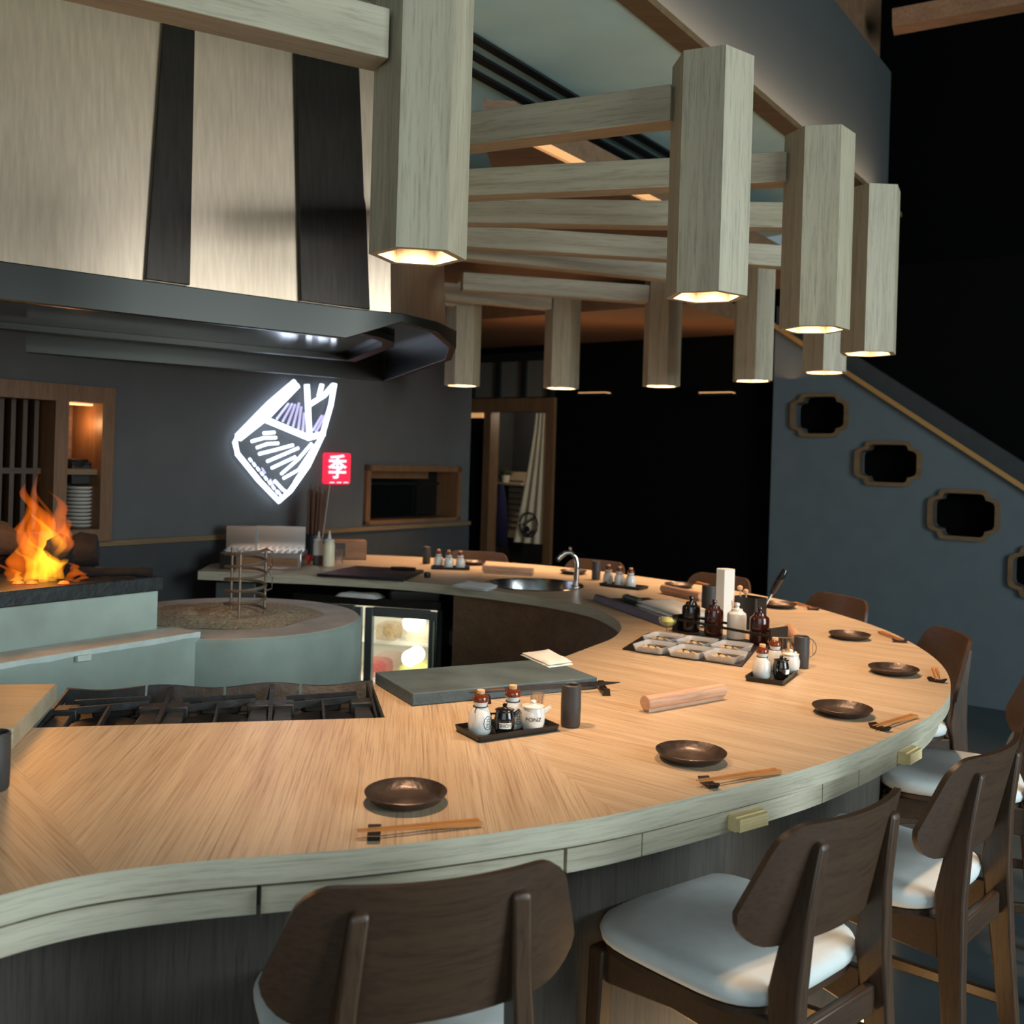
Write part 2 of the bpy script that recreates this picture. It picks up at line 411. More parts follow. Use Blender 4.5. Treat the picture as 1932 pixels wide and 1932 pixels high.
for px, wd in ((1130, 'nearer the doorway'), (1360, 'nearer the staircase wall')):
    x, z = bw(px, 744)
    t_ = thing('picture_light', 'slim warm light on the black wall, '+wd, 'light', B0, BR, 'picture lights on the black wall')
    q = MB(); q.box(x-.15, x+.15, -.14, -.002, z-.02, z+.0); q.build('housing', 'blackmetal', t_)
    q = MB(); q.box(x-.14, x+.14, -.13, -.03, z+.001, z+.012); q.build('lamp', 'ledsoft', t_)
# noren curtain with round emblem
x0, zc0 = bw(1014, 778); x1, zc1 = bw(972, 1022); x2, _ = bw(1030, 1022)
c = MB(); rows = []
for i in range(13):
    v = i/12; z = zBb-.015 + (zc1-zBb+.015)*v
    a = x0 + (x1-x0)*v**1.25; b = dR-dpost-.012
    rows.append([(a+(b-a)*k/16, -.025-.016*math.sin(k*1.15+.4)*(.4+.6*v), z) for k in range(17)])
front = rows; V = [[c.bm.verts.new(p) for p in r] for r in rows]; Vb = [[c.bm.verts.new((p[0], p[1]+.004, p[2])) for p in r] for r in rows]
for i in range(12):
    for k in range(16):
        c.face([V[i][k], V[i][k+1], V[i+1][k+1], V[i+1][k]]); c.face([Vb[i][k], Vb[i+1][k], Vb[i+1][k+1], Vb[i][k+1]])
nor = c.build('door_curtain', 'linen', loc=B0, rotz=BR, ang=60); tag(nor, 'cream cloth curtain with a round dark emblem hanging in the doorway', 'curtain')
ex, ez = bw(1003, 990); q = MB()
q.tube([(ex+.1*math.cos(a*PI/12), -.05, ez+.115*math.sin(a*PI/12)) for a in range(24)], .008, 6, True)
q.tube([(ex-.07, -.05, ez-.01), (ex-.02, -.05, ez+.02), (ex+.03, -.05, ez+.05), (ex+.07, -.05, ez+.08)], .008, 6)
q.lathe([(.001, -.01), (.028, -.008), (.028, .008), (.001, .01)], 14, (0, 0, 0), Matrix.Translation((ex-.02, -.05, ez-.04)) @ Matrix.Rotation(PI/2, 4, 'X'))
q.tube([(ex-.06, -.05, ez-.06), (ex, -.05, ez-.1), (ex+.06, -.05, ez-.05)], .012, 6)
q.build('emblem', 'ink', nor)
# room behind the doorway
m = MB(); m.box(dL-.6, dR+.6, 1.3, 1.4, 0, 2.6); m.box(dL-.7, dL-.6, .12, 1.3, 0, 2.6); m.box(dR+.6, dR+.7, .12, 1.3, 0, 2.6); struct(m.build('wall_store', 'wainscot', loc=B0, rotz=BR))
x, z = bw(955, 950, 1.2); q = MB(); q.box(x-.2, x+.24, 1.24, 1.255, z-.38, z+.36); nb = q.build('notice_sheet', 'linen', loc=B0, rotz=BR)
tag(nb, 'pale printed notice on the wall seen through the doorway', 'notice')
q = MB()
for k in range(9): q.box(x-.1, x+.2-.02*(k % 3), 1.232, 1.239, z+.25-k*.065, z+.26-k*.065)
q.build('print', 'ink', nb)
x, z = bw(944, 965, .9); q = MB(); q.lathe([(.03, .3), (.07, .1), (.09, -.2), (.08, -.36), (.02, -.38)], 14, (x, .9, z)); tag(q.build('hanging_cloth', 'navy', loc=B0, rotz=BR), 'navy blue cloth hanging behind the doorway', 'cloth')
x, z = bw(952, 893, 1.1); pt = thing('potted_plant', 'small leafy green plant on the shelf beyond the doorway', 'plant', B0 + N1*x + D1*1.12 + Vector((0, 0, z-.1)), BR)
q = MB(); q.lathe([(.04, 0), (.055, .08), (.05, .08), (.036, .005)], 14); q.build('pot', 'glaze_white', pt)
q = MB()
for k in range(16):
    a = k*2.4; rr = .05+.07*RND.random(); h = .09+.07*RND.random()
    e = Vector((rr*math.cos(a), rr*math.sin(a), h)); s = Vector((-math.sin(a), math.cos(a), 0))*.022
    q.face([q.bm.verts.new(p) for p in ((0, 0, .07), e*.6+s, e+Vector((0, 0, .012)), e*.6-s)])
q.build('foliage', 'leaf', pt)
q = MB(); q.box(x-.25, x+.3, 1.0, 1.295, z-.125, z-.102); tag(q.build('wall_shelf', 'linen', loc=B0, rotz=BR), 'pale shelf holding a plant beyond the doorway', 'shelf')

# staircase wall with four shaped openings
SO = -.14
def sw(px, py): return bw(px, py, SO)
k0 = sw(1455, 880)[0]; a1, z1 = sw(1600, 706); a2, z2 = sw(1932, 922); sl = (z2-z1)/(a2-a1)
aR = a2 + 1.6; aT = k0
ztop = lambda a: z1 + sl*(a-a1)
def ogee(cx, cz, w, h):
    half = [(0, 1), (.5, 1), (.62, .97), (.68, .86), (.7, .72), (.86, .66), (.96, .58), (1, .42), (1, 0)]
    qd = [(x*w, z*h) for x, z in half]
    out = qd + [(x, -z) for x, z in qd[-2::-1]] + [(-x, -z) for x, z in qd[1:]] + [(-x, z) for x, z in qd[-2:0:-1]]
    return [(cx+x, cz+z) for x, z in out]
OPEN = []
for l_, t_, r_, b_ in ((1500, 749, 1594, 818), (1622, 839, 1731, 910), (1760, 931, 1878, 1012), (1912, 1040, 2040, 1124)):
    (xa, za), (xb, zb) = sw(l_, (t_+b_)/2), sw(r_, (t_+b_)/2); zt = sw((l_+r_)/2, t_)[1]; zb_ = sw((l_+r_)/2, b_)[1]
    OPEN.append(((xa+xb)/2, (zt+zb_)/2, (xb-xa)/2, (zt-zb_)/2))
s_ = MB()
def loop(pts, y):
    vs = [s_.bm.verts.new((x, y, z)) for x, z in pts]
    return [s_.bm.edges.new((vs[i], vs[(i+1) % len(vs)])) for i in range(len(vs))]
outer = [(k0, 0), (aR, 0), (aR, max(.05, ztop(aR))), (aT, ztop(aT))]
loops = [outer] + [ogee(*o) for o in OPEN]
es = sum((loop(l, SO) for l in loops), [])
bmesh.ops.triangle_fill(s_.bm, edges=es, use_beauty=True)
r_ = bmesh.ops.extrude_face_region(s_.bm, geom=s_.bm.faces[:])
for v in [e for e in r_['geom'] if isinstance(e, bmesh.types.BMVert)]: v.co.y += .12
stw = struct(s_.build('wall_stairs', 'blue_wall', loc=B0, rotz=BR))
for i, (cx, cz, w, h) in enumerate(OPEN):
    q = MB(); A, Bq = ogee(cx, cz, w*1.16, h*1.2), ogee(cx, cz, w*1.0, h*1.0)
    rg = [[(x, SO-.028, z) for x, z in A], [(x, SO-.028, z) for x, z in Bq], [(x, SO+.11, z) for x, z in Bq], [(x, SO-.001, z) for x, z in A]]
    q.rings([rg[0], rg[1], rg[2]], cap0=False, cap1=False); q.rings([rg[3], rg[0]], cap0=False, cap1=False)
    fr = q.build('window_frame', 'trim_oak', loc=B0, rotz=BR, ang=30)
    tag(fr, 'ornate oak frame around a black opening, ' + ['highest on the staircase wall', 'second down the staircase wall', 'third down the staircase wall', 'lowest on the staircase wall, cut by the photo edge'][i], 'window frame', 'shaped openings in the staircase wall')
m = MB()
c_ = [(aT, ztop(aT)), (aR, ztop(aR))]
m.rings([[(x, SO-.03, z+.002), (x, SO+.16, z+.002), (x, SO+.16, z+.17), (x, SO+.02, z+.17), (x, SO+.02, z+.035), (x, SO-.03, z+.035)] for x, z in c_])
struct(m.build('trim_3', 'wainscot', loc=B0, rotz=BR))
m = MB(); m.rings([[(x, SO-.036, z-.012), (x, SO-.032, z-.012), (x, SO-.032, z+.03), (x, SO-.036, z+.03)] for x, z in c_]); struct(m.build('trim_4', 'gold', loc=B0, rotz=BR))
m = MB(); m.box(k0-.1, 9, 1.4, 1.5, 0, 7.5); struct(m.build('wall_far', 'void', loc=B0, rotz=BR))
m = MB(); m.box(6.6, 6.7, -4.5, 9, 0, 7.5); struct(m.build('wall_right', 'void'))
m = MB(); m.box(-7, -6.9, -4.5, 13, 0, 7.5); struct(m.build('wall_side', 'charcoal_wall'))
# ceilings
ZC = 3.39
A = flat(1165, 0, ZC); Bp = flat(1496, 268, ZC); dd = (Bp-A).normalized(); nn = Vector((dd.y, -dd.x, 0))
u_end = ray(1678, 250)[0]; te = (A.x - u_end*A.y)/(u_end*dd.y - dd.x); E_ = A + dd*te
ZB = EYE - ray(1678, 136)[1]*E_.y
a0 = A - dd*6; b0 = A + dd*9
eN = E_ - N1*3.5 + D1*.6
m = MB(); m.prism([(a0.x, a0.y), (E_.x, E_.y), (eN.x, eN.y), (-2, 13), (-7, 8), (-7, -4.5), (a0.x-1, -4.5)], ZC, ZC+.12); struct(m.build('ceiling', 'teal'))
m = MB(); p, q_ = a0, E_
m.prism([(p.x, p.y), (q_.x, q_.y), (q_.x-nn.x*.1, q_.y-nn.y*.1), (p.x-nn.x*.1, p.y-nn.y*.1)], ZC+.12, ZB); struct(m.build('wall_bulkhead', 'greyteal'))
m = MB(); m.bar(p+nn*.05+Vector((0, 0, .01)), q_+nn*.05+Vector((0, 0, .01)), .1, .03); struct(m.build('trim_5', 'trim_oak'))
m = MB(); m.bar(p+nn*.075+Vector((0, 0, .032)), q_+nn*.075+Vector((0, 0, .032)), .02, .01); tag(m.build('cove_light', 'ledsoft'), 'amber led strip along the foot of the grey bulkhead', 'light')
m = MB(); p2, q2 = a0-nn*.08, E_-nn*.08
m.prism([(p2.x, p2.y), (q2.x, q2.y), (q2.x-nn.x*.1, q2.y-nn.y*.1), (p2.x-nn.x*.1, p2.y-nn.y*.1)], ZB+.05, 7); struct(m.build('wall_upper', 'soffit'))
m = MB(); m.bar((q2.x+.01, q2.y, ZB+.03), (q2.x+.01, q2.y, 7), .07, .07); struct(m.build('trim_6', 'trim_oak'))
m = MB(); m.box(-7, 8, -4.5, 14, 7, 7.1); struct(m.build('ceiling_upper', 'void'))
pA = deep(1685, 42, 6.4); pB = deep(1990, -15, 6.0); m = MB(); m.bar(pA, pB, .14, .12); tag(m.build('ceiling_beam', 'soffit'), 'brown timber beam across the black void at upper right', 'beam', None)
# linear slots in the ceiling
V0 = [((896, 69), (1077, 181)), ((896, 103), (1036, 192)), ((896, 136), (1000, 197))]
for i, (c0, c1) in enumerate(V0):
    a = flat(*c0, ZC); b = flat(*c1, ZC); d_ = (b-a).normalized(); b = a + D1*2.6
    m = MB(); m.bar(a - D1*.9 - Vector((0, 0, .008)), b - Vector((0, 0, .008)), .05, .012)
    tag(m.build('ceiling_slot', 'black'), ['black linear slot in the teal ceiling, nearest the bulkhead', 'black linear slot in the teal ceiling, middle of three', 'black linear slot in the teal ceiling, nearest the hood'][i], 'air slot', 'linear slots in the teal ceiling')
# lower timber soffit
s0 = flat(1050, 300, 2.95); s1 = s0 + D1*.8; s2 = s0 + D1*3.4
e0 = s0 - D1*.32
m = MB(); m.prism([(e0.x, e0.y), (s2.x, s2.y), (s2.x-N1.x*2.6, s2.y-N1.y*2.6), (-.95, 6.6), (-.1, 4.9), (-.16, e0.y-.02)], 2.95, 3.1)
struct(m.build('ceiling_soffit', 'soffit'))
m = MB(); m.bar(e0+N1*.011+Vector((0, 0, .02)), s2+N1*.011+Vector((0, 0, .02)), .02, .035); tag(m.build('soffit_light', 'ledsoft'), 'amber lit edge of the brown timber soffit', 'light')
gA = [flat(895, 655, 2.72), flat(1470, 640, 2.72)]
m = MB(); g0 = B0 + N1*(cL-1.) ; g1 = B0 + N1*(cR+1.2)
g1 = B0 + N1*(cR-.05)
m.prism([(g0.x, g0.y), (g1.x, g1.y), (g1.x-D1.x*1.6, g1.y-D1.y*1.6), (g0.x-D1.x*1.6, g0.y-D1.y*1.6)], 2.74, 2.86); struct(m.build('ceiling_far', 'soffit'))

# ------------------------------------------------------------------ lanterns and beams
ZL = 2.14
LAN = [(-.25, 2.45), (.56, 2.91), (1.07, 3.52), (1.51, 4.2), (1.6, 5.07), (1.38, 5.69), (.94, 6.28), (.32, 6.72), (-.36, 6.75)]
LNM = ['largest and nearest hexagonal oak lantern, left of centre', 'second nearest hexagonal oak lantern with its whole top showing', 'hexagonal oak lantern just left of the far right one, in front of a smaller one',
 'rightmost hexagonal oak lantern against the black void', 'hexagonal oak lantern half hidden behind the two right front ones', 'rightmost of the four far hexagonal lanterns over the black wall',
 'small far hexagonal lantern, directly left below the second nearest', 'far hexagonal lantern beside the transom window', 'leftmost far hexagonal lantern, by the hood corner']
def hexa(r, a=0): return [(r*math.cos(a+k*PI/3), r*math.sin(a+k*PI/3)) for k in range(6)]
def make_lantern():
    t = thing('hexagonal_lantern', LNM[0], 'lantern', group='hexagonal lanterns over the counter')
    q = MB(); H = .70
    q.rings([[(x, y, z) for x, y in hexa(r)] for r, z in ((.122, 0), (.122, H), (.1, H), (.1, 0))], loop=True)
    q.prism(hexa(.099), .17, .19); q.build('shade', 'oak_z', t, ang=20)
    q = MB(); q.lathe([(.0, 0), (.03, .0), (.034, .02), (.02, .04), (.0, .04)], 16, (0, 0, .128)); q.build('bulb', 'bulb', t)
    q = MB(); q.prism(hexa(.0995), H-.03, H-.002); q.build('top_cap', 'soffit', t)
    return t
LT = []
for i, (x, y) in enumerate(LAN):
    rz = math.atan2(y-4.6, x+1.2) + math.radians([16, 20, 14, 12, 0, 0, 0, 0, 0][i])
    if i == 0: o = make_lantern(); o.location = (x, y, ZL); o.rotation_euler.z = rz; L0 = o
    else: o = dup(L0, (x, y, ZL), rz, LNM[i], 'hexagonal lanterns over the counter')
ZBM = 2.72
def beam(p, q, nm, w=.09, h=.108, mat='oak_x'):
    p, q = Vector((*p, ZBM)), Vector((*q, ZBM)); L = (q-p).length
    b = MB(); b.box(0, L, -w/2, w/2, -h/2, h/2); o = b.build('timber_beam', mat, bevel=.003); o.location = p
    o.rotation_euler.z = math.atan2(q.y-p.y, q.x-p.x); tag(o, nm, 'beam', 'timber beams of the lantern ring'); return o
def shrt(p, q, d=.112):
    p, q = Vector(p), Vector(q); return tuple(p + (q-p).normalized()*d)
ends = [(-.28, 3.31), (-.28, 3.9), (-.26, 4.31), (-.26, 4.79), (-.3, 5.06), (-.34, 6.0)]
names = ['pale timber beam running back from the second nearest lantern', 'pale timber beam behind it, ending at the third lantern', 'timber beam ending at the rightmost lantern', 'timber beam ending at the half hidden lantern',
 'brown timber beam ending at the far lantern over the black wall', 'lowest looking far timber beam, ending at the small far lantern']
for e, l, nm in zip(ends, LAN[1:7], names):
    beam(shrt(l, e), e, nm)
beam(shrt(LAN[7], (-.5, 6.3)), (-.5, 6.36), 'far timber beam ending at the lantern beside the transom window')
beam((-.33, 3.2), (-.33, 4.16), 'short timber rail behind the nearest lantern tying the beam ends')
b_ = beam(shrt(LAN[0], (-1.05, 2.02)), (-1.75, 1.63), 'big near timber beam from the nearest lantern over the hood', .1, .12); b_.location.z = 2.655
beam((-1.05, 6.35), (-.42, 6.62), 'short far timber beam at the back of the hood')

# ------------------------------------------------------------------ extractor hood
hd = thing('extractor_hood', 'large stainless steel extractor hood with dark vertical reflection bands above the fire', 'hood', (-.65, 4.22, 2.26))
HO = Vector((-.65, 4.22, 2.26))
rim = [Vector(p) for p in ((-3.1, 2.26), (-.72, 4.165), (-.5, 4.27), (-.36, 4.5), (-.29, 4.8), (-.33, 5.1), (-.82, 6.35), (-3.3, 4.56))]
low = [2.13, 2.135, 2.225, 2.215, 2.18, 2.15, 2.12, 2.12]
def ins(poly, d):
    c = sum(poly, Vector((0, 0)))/len(poly); out = []
    for i, p in enumerate(poly):
        a = (p-poly[i-1]).normalized(); b = (poly[(i+1) % len(poly)]-p).normalized()
        na, nb_ = Vector((-a.y, a.x)), Vector((-b.y, b.x)); n = (na+nb_).normalized(); out.append(p + n*d/max(.4, n.dot(na)))
    return out
L_ = lambda p, z: (p.x-HO.x, p.y-HO.y, z-HO.z)
q = MB(); ri = ins(rim, .035)
q.rings([[L_(p, z) for p, z in zip(rim, low)], [L_(p, 2.265) for p in rim], [L_(p, 2.265) for p in ri], [L_(p, z) for p, z in zip(ri, low)]], loop=True)
q.build('rim', 'lip', hd, bevel=.004)
q = MB(); q.rings([[L_(p, 2.232) for p in ri], [L_(p, 2.25) for p in ri]]); q.build('underside', 'mirror', hd)
q = MB(); r2, r3 = ins(rim, .3), ins(rim, .36)
q.rings([[L_(p, 2.2) for p in r2], [L_(p, 2.231) for p in r2], [L_(p, 2.231) for p in r3], [L_(p, 2.2) for p in r3]], loop=True); q.build('grease_gutter', 'lip', hd)
bot = [Vector(p) for p in ((-3.1, 2.29), (-.74, 4.18), (-.55, 4.3), (-.42, 4.5), (-.34, 4.8), (-.38, 5.1), (-.86, 6.28), (-3.3, 4.6))]
top = [Vector(p) for p in ((-3.1, 2.42), (-.82, 4.25), (-.6, 4.36), (-.48, 4.55), (-.42, 4.85), (-.45, 5.1), (-.95, 6.2), (-3.3, 4.7))]
ch = lambda poly: poly
q = MB(); q.rings([[L_(p, 2.26) for p in bot], [L_(p, 3.385) for p in top]]); body = q.build('body', 'steel', hd, ang=25)
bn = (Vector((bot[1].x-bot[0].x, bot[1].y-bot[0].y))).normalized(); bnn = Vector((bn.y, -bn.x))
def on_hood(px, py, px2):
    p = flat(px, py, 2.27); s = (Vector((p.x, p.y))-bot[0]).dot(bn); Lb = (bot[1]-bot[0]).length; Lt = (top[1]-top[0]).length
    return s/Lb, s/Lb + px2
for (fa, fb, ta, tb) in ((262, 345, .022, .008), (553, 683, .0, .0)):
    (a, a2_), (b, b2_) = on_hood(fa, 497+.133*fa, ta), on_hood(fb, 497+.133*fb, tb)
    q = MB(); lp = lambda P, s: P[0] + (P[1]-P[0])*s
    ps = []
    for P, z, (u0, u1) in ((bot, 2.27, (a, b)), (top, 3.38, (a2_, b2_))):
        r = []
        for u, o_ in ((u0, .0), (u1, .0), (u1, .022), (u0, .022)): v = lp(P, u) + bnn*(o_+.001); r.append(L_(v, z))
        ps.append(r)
    q.rings(ps); q.build('reflection_band', 'steel_dark', hd, bevel=.004)  # raised dark steel strips stand in for dark reflections on the hood

# ------------------------------------------------------------------ neon sign and red sign
nz = .05
def npt(x, y): return onwall(430 + x*270/1932, 700 + y*270/1932, W0 + N1*nz, N1)
ns = thing('neon_sign', 'white neon sign shaped like a tapering fan on the charcoal wall', 'sign', npt(700, 1000))
def neon(pts, r, name='tube', mat='neon'):
    o_ = ns.location; q = MB(); q.tube([npt(*p)-o_ for p in pts], r, 8); return q.build(name, mat, ns)
T = .011
neon([(900, 140), (560, 430), (130, 870), (95, 960), (130, 1120), (420, 1480), (690, 1760), (840, 1620), (1080, 1280), (1270, 880), (1390, 460), (1440, 170)], .0175)
neon([(930, 190), (520, 610), (150, 900)], .026); neon([(470, 640), (1090, 900), (1290, 850)], .021)
neon([(1065, 180), (1085, 560), (1100, 880)], .019); neon([(1110, 450), (1300, 330), (1420, 190)], .018); neon([(1270, 180), (1230, 340)], .016)
for p in (((480, 840), (630, 830)), ((320, 950), (480, 905), (650, 900)), ((390, 1035), (530, 985), (680, 975)), ((420, 1120), (640, 1065), (880, 1000)), ((530, 1220), (720, 1140), (950, 1040)),
          ((590, 1310), (740, 1240), (910, 1160)), ((720, 1390), (950, 1190), (1130, 980)), ((750, 1450), (960, 1330), (1180, 1000)), ((630, 1480), (740, 1600), (800, 1640)), ((900, 1500), (1100, 1200), (1210, 960))):
    neon(p, .0105, 'stroke')
for p in (((660, 650), (820, 440)), ((740, 680), (870, 440)), ((810, 720), (910, 450)), ((880, 750), (960, 430)), ((950, 790), (990, 480)), ((1010, 830), (1030, 560)), ((1150, 800), (1270, 600)), ((1190, 820), (1310, 600))):
    neon(p, .008, 'faint_stroke', 'neon_soft')
for k in range(9):
    x, y = 290+k*52, 1180+k*62; neon(((x, y), (x+28, y+40)), .008, 'fleck')
for k in range(3):
    x, y = 460+k*110, 1310+k*150; neon(((x, y), (x+45, y+70)), .006, 'fleck', 'neon_soft')
rs = thing('red_sign', 'small red lit sign with a pink white character', 'sign', onwall(636, 884, W0 + N1*.03, N1), WR+PI)
def rloc(px, py):
    p = onwall(px, py, W0+N1*.03, N1) - rs.location; return p.dot(D1), p.z
(xa, za), (xb, zb) = rloc(614, 913), rloc(659, 855)
q = MB(); q.prism([(x, y) for x, y in rrect(xb-xa, zb-za, .018)], -.028, .02, Matrix.Rotation(PI/2, 4, 'X')); q.build('panel', 'redlit', rs)
ch_ = text_mesh('\u5b63', (zb-za)*.82, 'character', 'pinklit', rs, .003); ch_.rotation_euler = (PI/2, 0, 0); ch_.location = (-.018, -.022, 0)
for k in range(3):
    q = MB(); x = (xb-xa)*(-.3+.3*k); q.box(x-.02, x+.02, -.026, -.02, -(zb-za)*.46, -(zb-za)*.43); q.build('dash', 'pinklit', rs)

# ------------------------------------------------------------------ concrete kitchen block, kiln and fire
cy = thing('round_oven', 'round pale concrete oven drum with an ash covered top', 'oven', (-1.2, 4.27, 0))
RC = .56; ZC_ = .925
q = MB(); q.lathe([(RC, 0), (RC, ZC_-.012), (RC-.012, ZC_)], 72); q.build('drum', 'concrete', cy)
q = MB(); q.lathe([(RC-.013, ZC_-.002), (RC-.013, ZC_+.001), (.36, ZC_+.004)], 64); q.build('top_slab', 'concrete_top', cy)
q = MB(); prof = []
for i in range(9):
    r = .37*(1-i/8); prof.append((max(r, .001), ZC_+.004 + .03*(1-r/.37)**.8*(.7+.3*math.cos(i*1.9))))
q.lathe(prof, 40); 
for v in q.bm.verts:
    v.co.z += .006*RND.random(); v.co.x *= 1+.08*math.sin(5*math.atan2(v.co.y, v.co.x)); 
ao = q.build('ash_bed', 'ash', cy, ang=80); ao['kind'] = 'stuff'
# wire coil stand on the drum
cs = thing('wire_skewer_stand', 'coiled wire stand standing in the ash on the concrete drum', 'stand', (-1.13, 4.22, ZC_+.03))
pts = []
for k in range(5*24+1):
    a = k*2*PI/24; pts.append((.085*math.cos(a), .085*math.sin(a), .005+.265*k/120))
q = MB(); q.tube(pts, .0068, 6); q.build('coil', 'wire', cs)
for a in (.5, 2.6, 4.7):
    q = MB(); q.tube([(.085*math.cos(a), .085*math.sin(a), -.03), (.085*math.cos(a), .085*math.sin(a), .272)], .006, 6); q.build('upright', 'wire', cs)
q = MB(); q.tube([(.085, 0, .09), (.11, .01, .1), (.112, .01, .15), (.1, 0, .18), (.112, 0, .2), (.11, 0, .26), (.085, 0, .272)], .004, 6); q.build('hook', 'wire', cs)
# low wall and fire block (one masonry unit each)
ZLW = .95
p0, p1 = flat(377, 1193, ZLW), flat(0, 1253, ZLW); dw = (p0-p1).normalized(); nw = Vector((-dw.y, dw.x, 0)); pe = p1 - dw*1.2
q = MB(); q.prism([(pe.x, pe.y), (p0.x, p0.y), (p0.x+nw.x*.16, p0.y+nw.y*.16), (pe.x+nw.x*.16, pe.y+nw.y*.16)], 0, ZLW)
lw = q.build('low_concrete_wall', 'concrete'); tag(lw, 'low pale concrete wall with a chipped white top edge in front of the fire', 'wall')
q = MB(); n = 26; rg = []
for i in range(n+1):
    b = pe + (p0-pe)*i/n; h1, h2 = .013+.006*RND.random(), .016+.008*RND.random()
    rg.append([b-nw*.004+Vector((0, 0, -h1)), b+nw*(.02+.006*RND.random())+Vector((0, 0, .0)), b+nw*.014+Vector((0, 0, .004)), b-nw*.004+Vector((0, 0, .003))])
q.rings(rg); q.build('white_edge', 'white_edge', lw)
q = MB(); bb = p1 + (p0-p1)*.33; q.bar(bb-nw*.012-Vector((0, 0, .02)), bb-nw*.012+dw*.05-Vector((0, 0, .022)), .016, .018); q.build('plaster_lump', 'white_edge', lw)
q = MB(); q.prism([(p.x, p.y) for p in (pe+nw*.012, p0+nw*.012, p0+nw*.158, pe+nw*.158)], ZLW, ZLW+.003); q.build('top_face', 'concrete_top', lw)
fb = nw*.165; ZF = 1.10
c1 = p1 + fb + dw*.74 - nw*.0
tt = (c1 - p1).dot(dw)
fA, fB = pe + fb, p1 + fb + dw*(deep(323, 1150, 3.72)-p1).dot(dw)
dn = nw*.85
fireb = thing('fire_block', 'pale concrete fire pit block carrying the open log fire', 'fire pit', (fB.x, fB.y, 0))
lo = lambda p: (p.x-fB.x, p.y-fB.y)
q = MB(); q.prism([lo(fA), lo(fB), lo(fB+dn), lo(fA+dn)], 0, ZF); q.build('block', 'concrete', fireb, bevel=.006)
q = MB(); e = .012; q.prism([lo(fA-nw*e), lo(fB-nw*e+dw*e), lo(fB+dn+nw*e+dw*e), lo(fA+dn+nw*e)], ZF, ZF+.055); q.build('fire_slab', 'castiron', fireb, bevel=.004)
FZ = ZF+.055
fc = flat(78, 1092, FZ)
def logm(loc, L, r, rz, ry, label):
    q = MB(); n = 7; rg = []
    for i in range(n+1):
        x = -L/2+L*i/n; rr = r*(1+.16*math.sin(i*2.3)); rg.append([(x, rr*math.cos(a)*(1+.15*math.sin(3*a+i)), rr*math.sin(a)*(1+.12*math.cos(4*a+i))) for a in [2*PI*k/12 for k in range(12)]])
    q.rings(rg); o = q.build('charred_log', 'wood_log', ang=50); o.location = loc; o.rotation_euler = (0, ry, rz); tag(o, label, 'log', 'logs in the fire')
logm(flat(60, 1080, FZ)+Vector((0, .06, .06)), .42, .06, .3, -.1, 'charred log at the back left of the fire')
logm(flat(112, 1090, FZ)+Vector((0, 0, .07)), .24, .045, 2.0, .5, 'short charred log leaning at the front right of the fire')
logm(flat(20, 1090, FZ)+Vector((0, .12, .1)), .3, .055, .9, .35, 'thick charred log at the left edge of the fire')
logm(flat(215, 1090, FZ)+Vector((0, .02, .019)), .26, .016, .15, 0, 'thin grey log lying flat right of the fire')
def gas(name, col, k):
    m = bpy.data.materials.new(name); m.use_nodes = True; nt = m.node_tree; nt.nodes.clear()
    em = nt.nodes.new('ShaderNodeEmission'); em.inputs['Color'].default_value = col; em.inputs['Strength'].default_value = k
    out = nt.nodes.new('ShaderNodeOutputMaterial'); nt.links.new(em.outputs[0], out.inputs['Volume']); M[name] = m
gas('flame', (1, .17, .008, 1), 13.); gas('flame_core', (1, .42, .02, 1), 22.)
fi = thing('fire', 'leaping orange flames burning on the logs', 'fire', (fc.x, fc.y, FZ))
def flame(px0, py0, px1, py1, w, dy=0., sway=.03, mat='flame'):
    a = deep(px0, py0, fc.y+dy) - fi.location; b = deep(px1, py1, fc.y+dy) - fi.location
    q = MB(); rg = []; n = 22; ph = RND.random()*6
    for i in range(n+1):
        t = i/n; c = a + (b-a)*t + Vector((sway*math.sin(ph+t*6)+.4*sway*math.sin(ph*2+t*15), sway*.6*math.cos(ph+t*5), 0))*(.2+t)
        r = w*(.6+1.3*t if t < .3 else (1-t)**.85*1.33)*(1+.16*math.sin(ph*3+t*19)); r = max(r, .0015)
        rg.append([c + Vector((r*math.cos(k*PI/5)*(1+.15*math.sin(k*2+ph+t*9)), .6*r*math.sin(k*PI/5), 0)) for k in range(10)])
    q.rings(rg); q.build('flame', mat, fi, ang=60)
for f_ in ((75, 1092, 70, 912, .07), (95, 1088, 104, 925, .055, -.04), (62, 1092, 50, 884, .03, .05), (106, 1088, 112, 965, .045, -.06), (42, 1098, 44, 970, .04, -.03), (20, 1106, 14, 1050, .03, -.08), (135, 1096, 130, 1052, .026, -.06), (64, 1080, 40, 940, .03, .08), (88, 1090, 92, 900, .022, .03), (150, 1100, 146, 1074, .018, -.05)): flame(*f_)
for f_ in ((78, 1098, 80, 960, .042, -.02), (98, 1096, 100, 975, .036, -.05), (112, 1092, 110, 1000, .026, -.07), (52, 1104, 54, 1030, .026, -.09), (84, 1100, 76, 1010, .03, -.09), (26, 1108, 24, 1070, .02, -.09)): flame(*f_, .025, 'flame_core')
for px in (60, 34, 120):
    q = MB(); b = flat(px, 1102, FZ) - fi.location; q.lathe([(.001, 0), (.02, .003), (.013, .01), (.001, .013)], 8, b); q.build('ember', 'ember', fi)

